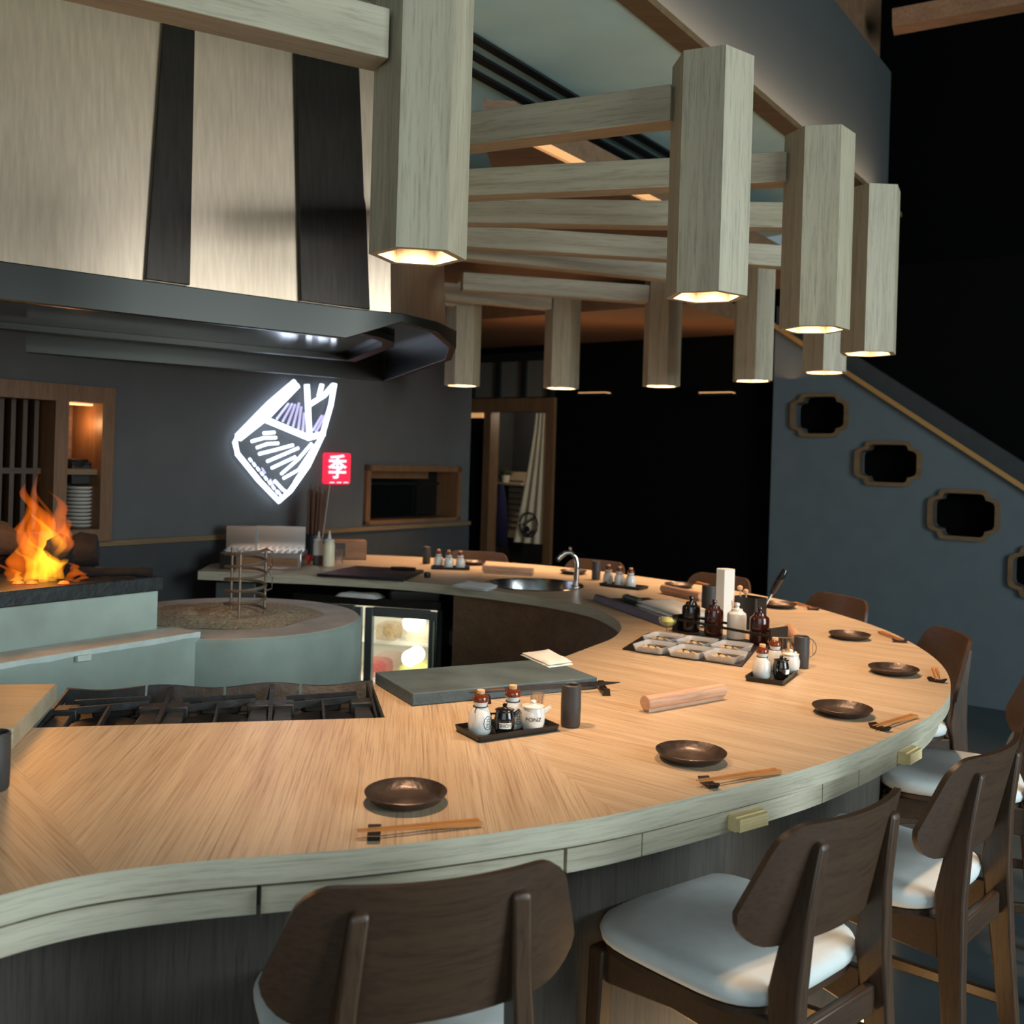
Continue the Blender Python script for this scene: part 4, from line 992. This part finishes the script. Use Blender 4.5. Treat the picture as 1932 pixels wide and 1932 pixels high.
def jar(px, py, mat, label, sp=False, s=1.):
    p = flat(px, py, ZK+.007); t = thing('sauce_jar', label, 'jar', p, rz); t.scale = (s*1.08, s*1.08, s*1.1)
    q = MB(); q.lathe(JAR, 28); q.build('jar_body', mat, t)
    q = MB(); q.lathe(LID, 20); q.build('lid', mat, t)
    if sp:
        q = MB(); q.tube([(-.016, 0, .095), (-.022, 0, .115), (-.024, 0, .135)], .0022, 6); q.build('spoon_handle', 'cork', t)
jar(1303, 1190, 'glaze_black', 'black lidded jar, leftmost in the rack'); jar(1346, 1198, 'glaze_dark', 'dark brown lidded jar between the black and the white jar')
jar(1389, 1205, 'glaze_white', 'white lidded jar in the middle of the rack', True); jar(1432, 1214, 'glaze_dark', 'dark brown lidded jar, rightmost in the rack')
p = flat(1371, 1187, ZK); q = MB(); q.prism(hexa(.042, .2), .0006, .25); tag(put(q.build('paper_box', 'paper', ang=20), Vector((p.x, p.y+.05, ZK))), 'tall white paper box standing behind the rack', 'box')
p = flat(1342, 1160, ZK); cup(Vector((p.x, p.y+.05, ZK+.0006)), 'dark brown canister left of the tall white paper box', .13, .036)
p = flat(1421, 1190, ZK); ut = thing('utensil_holder', 'black square holder with knife and tools, right of the white paper box', 'holder', Vector((p.x, p.y+.06, ZK+.0006)), rz)
q = MB(); o1, i1 = rrect(.115, .085, .01), rrect(.105, .075, .008); q.rings([[(x, y, 0) for x, y in o1], [(x, y, .135) for x, y in o1], [(x, y, .135) for x, y in i1], [(x, y, .006) for x, y in i1]]); q.build('holder_body', 'tray', ut)
hp = ut.location + Vector((.02, -.0, .02)); kt = deep(1482, 1075, ut.location.y-.02)
kk = thing('kitchen_knife', 'black handled knife sticking up out of the square holder', 'knife', hp); dv = kt-hp
q = MB(); q.tube([dv*.0, dv*.55], .006, 8); q.build('blade', 'chrome', kk)
q = MB(); q.tube([dv*.55, dv*.6, dv*.8, dv*.97, dv*1.0], [.009, .012, .015, .013, .009], 10); q.build('handle', 'glaze_black', kk)
for k, (dx, h) in enumerate(((-.035, .17), (-.01, .155))):
    q = MB(); q.tube([(0, 0, .01), (-.008, 0, h)], .0035, 6); q.lathe([(.001, -.012), (.011, -.006), (.012, .006), (.001, .012)], 10, (-.009, 0, h)); o = q.build('wooden_spoon', 'cork'); o.location = ut.location+Vector((dx, .01, .0)); tag(o, ['wooden spoon at the left in the square holder', 'shorter wooden spoon beside the knife in the holder'][k], 'spoon', 'spoons in the holder')
# lemon glass
lg = thing('lemon_glass', 'small stemmed glass with yellow green lemon left of the rack', 'glass', flat(1259, 1199, ZK)+Vector((0, 0, .0006)))
q = MB(); q.lathe([(.024, 0), (.02, .003), (.005, .008), (.004, .03), (.012, .034), (.034, .05), (.038, .072), (.036, .072), (.031, .052), (.01, .038), (.001, .037)], 24); q.build('bowl', 'glass', lg)
q = MB(); q.lathe([(.001, .042), (.018, .046), (.026, .058), (.018, .07), (.001, .075)], 16); q.build('lemon', 'lemon', lg)
# violet tray with folded towels and a green handled peeler
vA, vB = flat(1120, 1134, ZK), flat(1256, 1184, ZK); d = (vB-vA); L = d.length; n = Vector((-d.y, d.x, 0)).normalized(); rz = math.atan2(d.y, d.x); WV = .3
vt = thing('towel_tray', 'long violet grey tray with raised front edge holding towels', 'tray', vA + Vector((0, 0, .0006)), rz)
q = MB(); q.box(0, L, .0, WV, 0, .012); q.build('tray_base', 'black', vt)
q = MB(); q.rings([[(x, -.005, .0), (x, .045, .0), (x, .04, .03), (x, .008, .034)] for x in (-.005, L+.005)]); q.build('front_edge', 'purple', vt, bevel=.004)
zt = ZK+.0132
def vp(x, y): return (vA + d.normalized()*x + n*y).xy
towel('folded_towel', [vp(L*.42, .06), vp(L+.05, .06), vp(L+.05, .25), vp(L*.42, .25)], zt, 'bundle of white towels folded on the violet tray', .05, waves=3)
gh = thing('peeler', 'dark green handled tool lying at the left end of the violet tray', 'tool', Vector((*vp(.1, .12), zt+.02)), rz)
q = MB(); q.tube([(0, 0, 0), (.02, 0, 0), (.15, 0, .002), (.17, 0, .002)], [.012, .018, .018, .014], 12); q.build('handle', 'green', gh)
q = MB(); q.tube([(.03, .019*math.cos(a*PI/8), .019*math.sin(a*PI/8)) for a in range(16)], .0016, 5, True); q.build('band', 'wire', gh)
# wire strainer behind the right sauce set
p = flat(1468, 1233, ZK); ws = thing('wire_basket', 'small wire basket behind the right sauce tray', 'basket', Vector((p.x+.06, p.y+.08, ZK+.001)))
for k in range(7):
    q = MB(); x = -.045+k*.015; q.tube([(x, -.03, 0), (x, -.032, .03), (x, -.03, .05)], .0012, 5); q.tube([(x, -.03, .002), (x, .03, .002), (x, .03, .05)], .0012, 5); q.build('wire', 'wire', ws)
q = MB(); q.tube([(x, y, .05) for x, y in rrect(.1, .064, .01, 3)], .0018, 5, True); q.build('rim', 'wire', ws)
p = flat(1521, 1243, ZK); wr = thing('wire_whisk', 'round wire sieve standing right of the tall cup', 'sieve', Vector((p.x, p.y, ZK+.04)))
q = MB(); q.tube([(.036*math.cos(a*PI/12), 0, .036*math.sin(a*PI/12)) for a in range(24)], .0018, 5, True); q.tube([(.012, 0, -.034), (.014, .02, -.038)], .002, 5); q.build('hoop', 'wire', wr)
for k in range(5):
    q = MB(); x = -.024+.012*k; h = math.sqrt(.036**2-x*x); q.tube([(x, 0, -h), (x, .006, 0), (x, 0, h)], .0009, 5); q.build('wire', 'wire', wr)

# ------------------------------------------------------------------ sink and tap
sk = thing('round_sink', 'round stainless steel sink set in the far counter', 'sink', (SNK.x, SNK.y, ZK))
q = MB(); q.lathe([(SR_+.018, .0006), (SR_+.014, .005), (SR_-.004, .005), (SR_-.012, -.01), (SR_-.03, -.12), (SR_-.1, -.155), (.03, -.16), (.001, -.162)], 56, cap0=False); q.build('basin', 'sinksteel', sk)
q = MB(); q.lathe([(.03, -.1595), (.032, -.157), (.001, -.156)], 20); q.build('drain', 'chrome', sk)
p = flat(1079, 1110, ZK); tp_ = thing('sink_tap', 'curved chrome tap standing at the right of the round sink', 'tap', Vector((p.x+.02, p.y, ZK+.0058)))
q = MB(); q.lathe([(.024, 0), (.024, .006), (.018, .012)], 20); q.build('base', 'chrome', tp_)
q = MB(); q.tube([(0, 0, .01), (.003, 0, .08), (.006, 0, .13), (-.004, 0, .165), (-.03, 0, .19), (-.06, 0, .187), (-.085, 0, .168), (-.1, 0, .15)], [.016, .015, .014, .0135, .013, .013, .0135, .013], 14); q.build('neck', 'chrome', tp_)
q = MB(); q.tube([(-.1, 0, .151), (-.108, 0, .14)], .0142, 14); q.build('nozzle', 'blackmetal', tp_)
q = MB(); q.lathe([(.006, .0), (.009, .012), (.006, .018), (.001, .019)], 12, (-.035, 0, .203)); q.build('lever', 'chrome', tp_)

# ------------------------------------------------------------------ far left end of the counter
bA = [flat(x, y, ZK+.018) for x, y in ((598, 1082), (762, 1092), (800, 1075), (672, 1067))]
q = MB(); q.prism([(p_.x, p_.y) for p_ in bA], ZK+.0006, ZK+.018); tag(q.build('cutting_board', 'black', bevel=.003), 'flat black cutting board on the far left counter', 'board')
kp = flat(738, 1072, ZK+.03); kq = flat(784, 1074, ZK+.03); k2 = thing('cleaver', 'dark knife lying on the far black cutting board', 'knife', kp); dk = kq-kp
k2.location.z = ZK+.0305; dk.z = 0
q = MB(); q.tube([dk*0, dk*.5, dk], [.01, .012, .01], 8); q.build('handle', 'rest', k2)
q = MB(); q.bar(-dk*1.4, dk*.0, .03, .004); q.build('blade', 'steel_dark', k2)
p = flat(806, 1090, ZK); lathe_obj('dark_stopper', [(.016, 0), (.02, .01), (.018, .03), (.006, .034)], 'rest', 'small dark stopper on the counter right of the cutting board', 'stopper', p+Vector((0, 0, .0006)), 16)
gp = flat(412, 1074, ZK); gl = thing('table_grill', 'stainless steel tabletop grill at the far left end of the counter', 'grill', Vector((gp.x, gp.y+.03, ZK+.0006)), .08)
GW = .47
q = MB(); q.box(0, GW, 0, .3, 0, .1); q.build('grill_body', 'sinksteel', gl, bevel=.004)
q = MB(); q.box(-.005, GW*.35, .18, .26, .1, .24); q.box(GW*.35, GW*.98, .235, .26, .1, .24); q.build('splash_guard', 'sinksteel', gl)
q = MB(); q.box(.0, .09, -.012, -.001, .0, .09); q.build('end_panel', 'blackmetal', gl)
for k in range(12):
    q = MB(); x = .02+k*.039; q.bar((x, .01, .106), (x, .17, .106), .008, .008); q.build('grid_bar', 'sinksteel', gl)
q = MB(); q.box(.1, GW-.02, -.008, -.001, .02, .07); q.build('drip_tray', 'box_wood', gl)
towel('counter_mat', [f2(530, 1084, ZK), f2(612, 1086, ZK), f2(600, 1070, ZK), f2(545, 1068, ZK)], ZK+.0006, 'pale cloth at the counter edge in front of the red bowl', .008, 'linen', 'cloth', 1)
vp_ = flat(583, 1060, ZK); va = thing('reed_vase', 'black vase full of tall brown reeds by the neon sign', 'vase', Vector((vp_.x, vp_.y+.12, ZK+.0006)))
q = MB(); q.lathe([(.06, 0), (.075, .01), (.072, .12), (.062, .165), (.066, .17), (.058, .165), (.055, .02), (.001, .02)], 24); q.build('pot', 'black', va)
for k in range(22):
    a_ = k*2.4; r = .012+.036*(k/22); h = .4+.1*RND.random(); q = MB()
    q.tube([(r*math.cos(a_), r*math.sin(a_), .03), (r*1.5*math.cos(a_)+.015, r*1.5*math.sin(a_), h)], .006, 5); q.build('reed', 'reed', va)
sp_ = deep(598, 1052, va.location.y-.1); se = deep(622, 915, va.location.y-.02)
q = MB(); q.tube([Vector((0, 0, 0)), (se-sp_)*.3+Vector((.012, 0, .0)), se-sp_], .004, 6); o = q.build('steel_skewer', 'wire'); o.location = sp_; tag(o, 'long thin steel skewer leaning right of the reed vase', 'skewer')
p = flat(578, 1064, ZK); lathe_obj('small_bowl', [(.018, 0), (.022, .004), (.038, .03), (.042, .055), (.039, .055), (.034, .03), (.016, .008), (.001, .007)], 'red', 'small red lacquer bowl beside the squeeze bottles', 'bowl', p+Vector((0, 0, .0006)), 24)
def squeeze(px, py, m1, m2, label, s=1.):
    t = thing('squeeze_bottle', label, 'bottle', flat(px, py, ZK)+Vector((0, 0, .0006)), 0, 'squeeze bottles'); t.scale = (s, s, s)
    q = MB(); q.lathe([(.03, 0), (.033, .004), (.033, .062)], 22); q.build('lower_body', m1, t)
    q = MB(); q.lathe([(.033, .0622), (.033, .125), (.028, .14), (.027, .142)], 22); q.build('upper_body', m2, t)
    q = MB(); q.lathe([(.03, .1422), (.03, .158), (.012, .164), (.006, .195), (.004, .21), (.001, .21)], 18); q.build('nozzle_cap', 'clearplastic', t)
squeeze(600, 1066, 'soy', 'clearplastic', 'squeeze bottle half full of dark sauce'); squeeze(620, 1069, 'cream', 'cream', 'cream yellow squeeze bottle', 1.05)
p = flat(632, 1066, ZK); lathe_obj('glass_tumbler', [(.024, 0), (.028, .09), (.026, .09), (.022, .006), (.001, .005)], 'glass', 'clear tumbler behind the cream squeeze bottle', 'glass', p+Vector((.01, .08, .0006)), 20)
p = flat(652, 1056, ZK); wb = thing('wooden_box', 'brown wooden box right of the squeeze bottles', 'box', p+Vector((0, .06, .0006)), .25)
q = MB(); q.box(-.12, .12, -.07, .07, 0, .125); q.build('box_body', 'box_wood', wb, bevel=.003)
q = MB(); q.box(-.1, -.02, -.0712, -.0705, .02, .11); q.build('dark_panel', 'soy', wb)

# ------------------------------------------------------------------ fridge under the far counter
fa, fb_ = Vector((-1.24, 5.66)), Vector((-.37, 5.45)); d = fb_-fa; FL = d.length; rz = math.atan2(d.y, d.x)
fr = thing('display_fridge', 'undercounter fridge with lit glass doors below the far counter', 'fridge', (fa.x, fa.y, 0), rz)
q = MB(); q.box(0, FL, .03, .05, .06, .12); q.box(0, FL, .52, .55, .06, .8); q.box(0, .03, .03, .52, .06, .8); q.box(FL-.03, FL, .03, .52, .06, .8); q.box(0, FL, .0, .55, .79, .835); q.box(0, FL, .03, .52, .06, .09); q.build('cabinet', 'blackmetal', fr)
q = MB(); q.box(.03, FL-.03, .5, .515, .09, .79); q.box(.03, FL-.03, .05, .5, .1, .11); q.build('liner', 'fridge_in', fr)
q = MB(); q.box(.04, FL-.04, .3, .33, .765, .785); q.build('fridge_lamp', 'fridge_lamp', fr)
for z in (.34, .56):
    q = MB(); q.box(.035, FL-.035, .08, .49, z, z+.008); q.build('shelf', 'fridge_in', fr)
DW = FL/2
for k in range(2):
    x0_, x1_ = k*DW+.012, (k+1)*DW-.012; t_ = .045; q = MB()
    q.box(x0_, x0_+t_, -.035, -.002, .09, .785); q.box(x1_-t_, x1_, -.035, -.002, .09, .785); q.box(x0_+t_, x1_-t_, -.035, -.002, .74, .79); q.box(x0_+t_, x1_-t_, -.035, -.002, .09, .14)
    dr = q.build('door', 'fridge_frame', fr, bevel=.002)
    q = MB(); q.box(x0_+t_, x1_-t_, -.02, -.012, .14, .74); q.build('door_glass', 'glass', dr)
    q = MB(); q.box(x1_-.012, x1_-.002, -.06, -.036, .2, .74) if k else q.box(x0_+.002, x0_+.012, -.06, -.036, .2, .74); q.build('door_handle', 'chrome', dr)
G = 'goods inside the fridge'
for k, (x, z, m_, w, nm) in enumerate(((.5, .568, 'food', .12, 'tan packet on the top fridge shelf, left door'), (.44, .348, 'meat', .14, 'pink packet on the middle fridge shelf, left door'), (.72, .568, 'cream', .2, 'cream tub on the top fridge shelf, right door'), (.93, .568, 'green', .1, 'dark green packet on the top fridge shelf, right side'), (.7, .348, 'lemon', .22, 'yellow green bag on the middle fridge shelf'), (.46, .112, 'food', .16, 'tan packet at the bottom of the fridge'))):
    q = MB(); q.rings([[(a_, b_, zz) for a_, b_ in rrect(w*sc, .16*sc, .02)] for zz, sc in ((.0005, .94), (.03, 1.), (.08, .95), (.095, .7))])
    o = q.build('food_packet', m_); R_ = Matrix.Rotation(rz, 4, 'Z'); o.location = Vector((fa.x, fa.y, z)) + R_ @ Vector((x, .25, 0)); o.rotation_euler.z = rz; tag(o, nm, 'packet', G)
towel('folded_towel', [Vector((-.98, 5.58)), Vector((-.74, 5.5)), Vector((-.7, 5.6)), Vector((-.94, 5.68))], .836, 'white cloth lying on top of the fridge under the counter', .022)
q = MB(); q.rings([[(a_, b_, zz) for a_, b_ in rrect(.3*sc, .2*sc, .02)] for zz, sc in ((.836, .95), (.87, 1.), (.885, .97))]); o = q.build('tray_stack', 'black'); o.location = (-.52, 5.6, 0); tag(o, 'black trays on top of the fridge, right of the white cloth', 'tray')
cb = MB(); cb.box(-1.7, -1.47, 5.7, 5.95, 0, .88); tag(cb.build('steel_cabinet', 'fridge_frame', bevel=.004), 'grey steel cabinet under the far left counter end', 'cabinet')

# ------------------------------------------------------------------ bar stools
def make_stool():
    t = thing('bar_stool', '', 'bar stool', group='walnut bar stools around the counter')
    SZ = .655
    q = MB(); rg = []
    def seat_ring(s, z, y=0):
        o_ = []
        for k in range(40):
            a = 2*PI*k/40; c, s_ = math.cos(a), math.sin(a); e = .5
            x = math.copysign(abs(c)**e, c); yy = math.copysign(abs(s_)**e, s_)
            o_.append((x*s*(.235+.012*yy), yy*s*.225+.0, z)); 
        return o_
    for s, z in ((.93, SZ-.045), (.985, SZ-.036), (1.0, SZ-.02), (.975, SZ-.006), (.9, SZ+.001), (.7, SZ+.003), (.4, SZ-.001), (.05, SZ-.003)): rg.append(seat_ring(s, z))
    q.rings(rg); q.build('seat', 'seat', t, ang=70)
    q = MB(); q.rings([seat_ring(.9, SZ-.062), seat_ring(.955, SZ-.058), seat_ring(.955, SZ-.0455), seat_ring(.9, SZ-.0455)]); q.build('seat_frame', 'walnut_x', t)
    for sx in (-1, 1):
        q = MB(); q.rings([[(sx*x+a, y+b, z) for a, b in ((-w, -w), (w, -w), (w, w), (-w, w))] for x, y, z, w in ((.2, .185, SZ-.0625, .021), (.205, .19, .4, .019), (.215, .2, 0, .014))]); q.build('leg', 'walnut', t, bevel=.006)
        q = MB(); q.rings([[(sx*x+a, y+b, z) for a, b in ((-w, -h), (w, -h), (w, h), (-w, h))] for x, y, z, w, h in ((.2, -.3, 0, .014, .018), (.172, -.262, .45, .018, .026), (.155, -.247, .66, .018, .034), (.142, -.262, .8, .0165, .024), (.131, -.292, .945, .0155, .013), (.131, -.287, .953, .012, .01))]); q.build('leg', 'walnut', t, bevel=.007)
        q = MB(); q.rings([[(sx*x, y, z-h), (sx*(x+.022), y, z-h), (sx*(x+.022), y, z+h), (sx*x, y, z+h)] for x, y, z, h in ((.146, -.225, SZ-.1, .045), (.165, 0, SZ-.095, .03), (.182, .17, SZ-.1, .036))]); q.build('side_rail', 'walnut_x', t, bevel=.004)
        q = MB(); q.bar((sx*.186, -.265, .3), (sx*.207, .18, .27), .018, .03); q.build('stretcher', 'walnut_x', t, bevel=.004)
    q = MB(); q.bar((-.145, -.25, SZ-.1), (.145, -.25, SZ-.1), .022, .06); q.build('back_rail', 'walnut_x', t, bevel=.004)
    q = MB(); q.bar((-.185, .185, SZ-.095), (.185, .185, SZ-.095), .022, .055); q.build('front_rail', 'walnut_x', t, bevel=.004)
    q = MB(); q.bar((-.19, .193, .2), (.19, .193, .2), .022, .036); q.build('foot_rest', 'walnut_x', t, bevel=.004)
    # curved backrest
    Z0, Z1 = .748, .99
    NU, NV = 20, 16
    def hw(z):
        f = (z-Z0)/(Z1-Z0); w = .268 - .055*max(0, (f-.3)/.7)
        rt, rb = .05, .085
        if z > Z1-rt: w -= rt - math.sqrt(max(0, rt*rt-(z-Z1+rt)**2))
        if z < Z0+rb: w -= rb - math.sqrt(max(0, rb*rb-(Z0+rb-z)**2))
        return w
    q = MB(); F, K = [], []
    for j in range(NV+1):
        f = j/NV; f = .5-.5*math.cos(PI*f); z = Z0+(Z1-Z0)*f; w = hw(z); rf, rk_ = [], []
        for i in range(NU+1):
            x = w*math.sin(-PI/2+PI*i/NU); y = -.262 - .055*f + 1.0*x*x + .0; 
            th = .007
            rf.append(q.bm.verts.new((x*.985, y+th+.006, z))); rk_.append(q.bm.verts.new((x, y-th+.006, z)))
        F.append(rf); K.append(rk_)
    for j in range(NV):
        for i in range(NU):
            q.face([F[j][i], F[j][i+1], F[j+1][i+1], F[j+1][i]]); q.face([K[j][i], K[j+1][i], K[j+1][i+1], K[j][i+1]])
        q.face([F[j][0], F[j+1][0], K[j+1][0], K[j][0]]); q.face([F[j][NU], K[j][NU], K[j+1][NU], F[j+1][NU]])
    for i in range(NU):
        q.face([F[0][i], K[0][i], K[0][i+1], F[0][i+1]]); q.face([F[NV][i], F[NV][i+1], K[NV][i+1], K[NV][i]])
    q.build('backrest', 'walnut_x', t, ang=50)
    return t
def facing(x, y):
    i = near_i(OUT, (x, y)); a, b = OUT[max(0, i-4)], OUT[min(len(OUT)-1, i+4)]; tt = (b-a).normalized(); return math.atan2(tt.y, tt.x)
ST = [((-.19, 1.80), 0., 'walnut bar stool at the bottom centre, seen from behind, nearest the camera'), ((.5, 2.12), .1, 'walnut bar stool with its pale seat fully showing, right of the nearest one'),
      ((.98, 2.56), 0., 'walnut bar stool third along the front, partly behind the second'), ((1.5, 3.3), .0, 'walnut bar stool at the right edge of the photo, before the bend'), ((1.54, 4.02), .0, 'walnut bar stool at the rightmost bend, under the lowest wall openings'),
      ((1.46, 4.96), .0, 'walnut bar stool showing only its dark back against the blue staircase wall'), ((1.06, 5.68), .0, 'walnut bar stool whose back rises behind the tall white paper box'), ((.42, 6.3), .0, 'walnut bar stool behind the sink tap and its sauce tray'), ((-.3, 6.62), .0, 'farthest walnut bar stool, below the doorway')]
s0_ = None
for (x, y), e, nm in ST:
    rz = facing(x, y) + e
    if s0_ is None: s0_ = make_stool(); o = put(s0_, (x, y, 0), rz); o['label'] = nm
    else: dup(s0_, (x, y, 0), rz, nm, 'walnut bar stools around the counter')

# ------------------------------------------------------------------ lights
def lamp(kind, name, loc, energy, col, size=.1, target=None, **kw):
    l = bpy.data.lights.new(name, kind); l.energy = energy; l.color = col
    if kind == 'AREA': l.shape = 'RECTANGLE'; l.size = size; l.size_y = kw.pop('sy', size)
    elif kind == 'SPOT': l.shadow_soft_size = size; l.spot_size = kw.pop('ang', 1.6); l.spot_blend = kw.pop('blend', .5)
    else: l.shadow_soft_size = size
    o = bpy.data.objects.new(name, l); COL.objects.link(o); o.location = loc
    if target is not None: o.rotation_euler = (Vector(target)-Vector(loc)).to_track_quat('-Z', 'Y').to_euler()
    return o
WARM = (1., .62, .36)
for i, (x, y) in enumerate(LAN):
    lamp('SPOT', 'lantern_spot', (x, y, ZL+.115), [74, 72, 64, 60, 72, 90, 104, 110, 110][i], WARM, .03, (x, y, 0), ang=math.radians(96), blend=.9)
COOL = (.84, .97, 1.)
lamp('AREA', 'window_daylight', (6.3, .3, 2.5), 620, COOL, 5.4, (-.6, 3.6, 1.7), sy=3.6)
lamp('AREA', 'window_daylight', (-.6, -3.9, 2.3), 62, COOL, 4.5, (-.4, 3., 1.6), sy=2.6)
lamp('POINT', 'fire_light', fi.location+Vector((0, -.1, .25)), 7, (1, .42, .12), .12)
lamp('POINT', 'niche_spot', W0 - D1*(sR+.16) - N1*.09 + Vector((0, 0, zNt-.2)), 1.6, (1, .5, .2), .03)
q_ = Matrix.Rotation(fr.rotation_euler.z, 4, 'Z'); fz = Vector((fa.x, fa.y, 0))
for xx, zz in ((.3, .7), (.7, .7), (.3, .5), (.7, .5), (.3, .27), (.7, .27)): lamp('POINT', 'fridge_light', fz + q_ @ Vector((xx, .1, zz)), 1.3, (1, .97, .88), .05)
lamp('AREA', 'cove_glow', (A+dd*1.2+nn*.088)+Vector((0, 0, .042)), 26, (1, .66, .45), 4.5, (A+dd*1.2+nn*.08)+Vector((0, 0, 2)), sy=.06).rotation_euler = (PI, 0, math.atan2(dd.y, dd.x))
lamp('AREA', 'foot_glow', (.5, 2.255, .03), 4, (1, .58, .22), .9, (.46, 2.33, .5), sy=.04)
cp_ = B0 + N1*1.4 - D1*1.; lamp('AREA', 'far_soffit_glow', (cp_.x, cp_.y, 2.35), 4, (1, .5, .22), 2.5, (cp_.x, cp_.y, 4), sy=.4)
sdp = B0 + N1*(dL+.3) + D1*.8; lamp('POINT', 'store_light', (sdp.x, sdp.y, 2.2), 14, (1, .8, .6), .1)
w = bpy.data.worlds.new('room world'); S.world = w; w.use_nodes = True
bg = w.node_tree.nodes['Background']; bg.inputs[0].default_value = (.62, .8, .86, 1); bg.inputs[1].default_value = .25

# ------------------------------------------------------------------ camera
cd = bpy.data.cameras.new('camera'); cam = bpy.data.objects.new('camera', cd); COL.objects.link(cam)
cd.sensor_width = 36; cd.lens = FOC/1932*36; cd.shift_y = -(966-HORIZON)/1932
cam.location = (0, 0, EYE)
cam.rotation_euler = (Matrix.Rotation(PI/2, 4, 'X') @ Matrix.Rotation(ROLL, 4, 'Z')).to_euler()
cd.clip_start = .05; cd.dof.use_dof = True; cd.dof.focus_distance = 2.7; cd.dof.aperture_fstop = 4.0
S.camera = cam
S.view_settings.view_transform = 'Standard'; S.view_settings.look = 'None'
S.view_settings.exposure = .12; S.view_settings.gamma = 1.; S.view_settings.use_curve_mapping = False
S.cycles.use_denoising = True
S.cycles.max_bounces = 8; S.cycles.transparent_max_bounces = 12; S.cycles.sample_clamp_indirect = 6
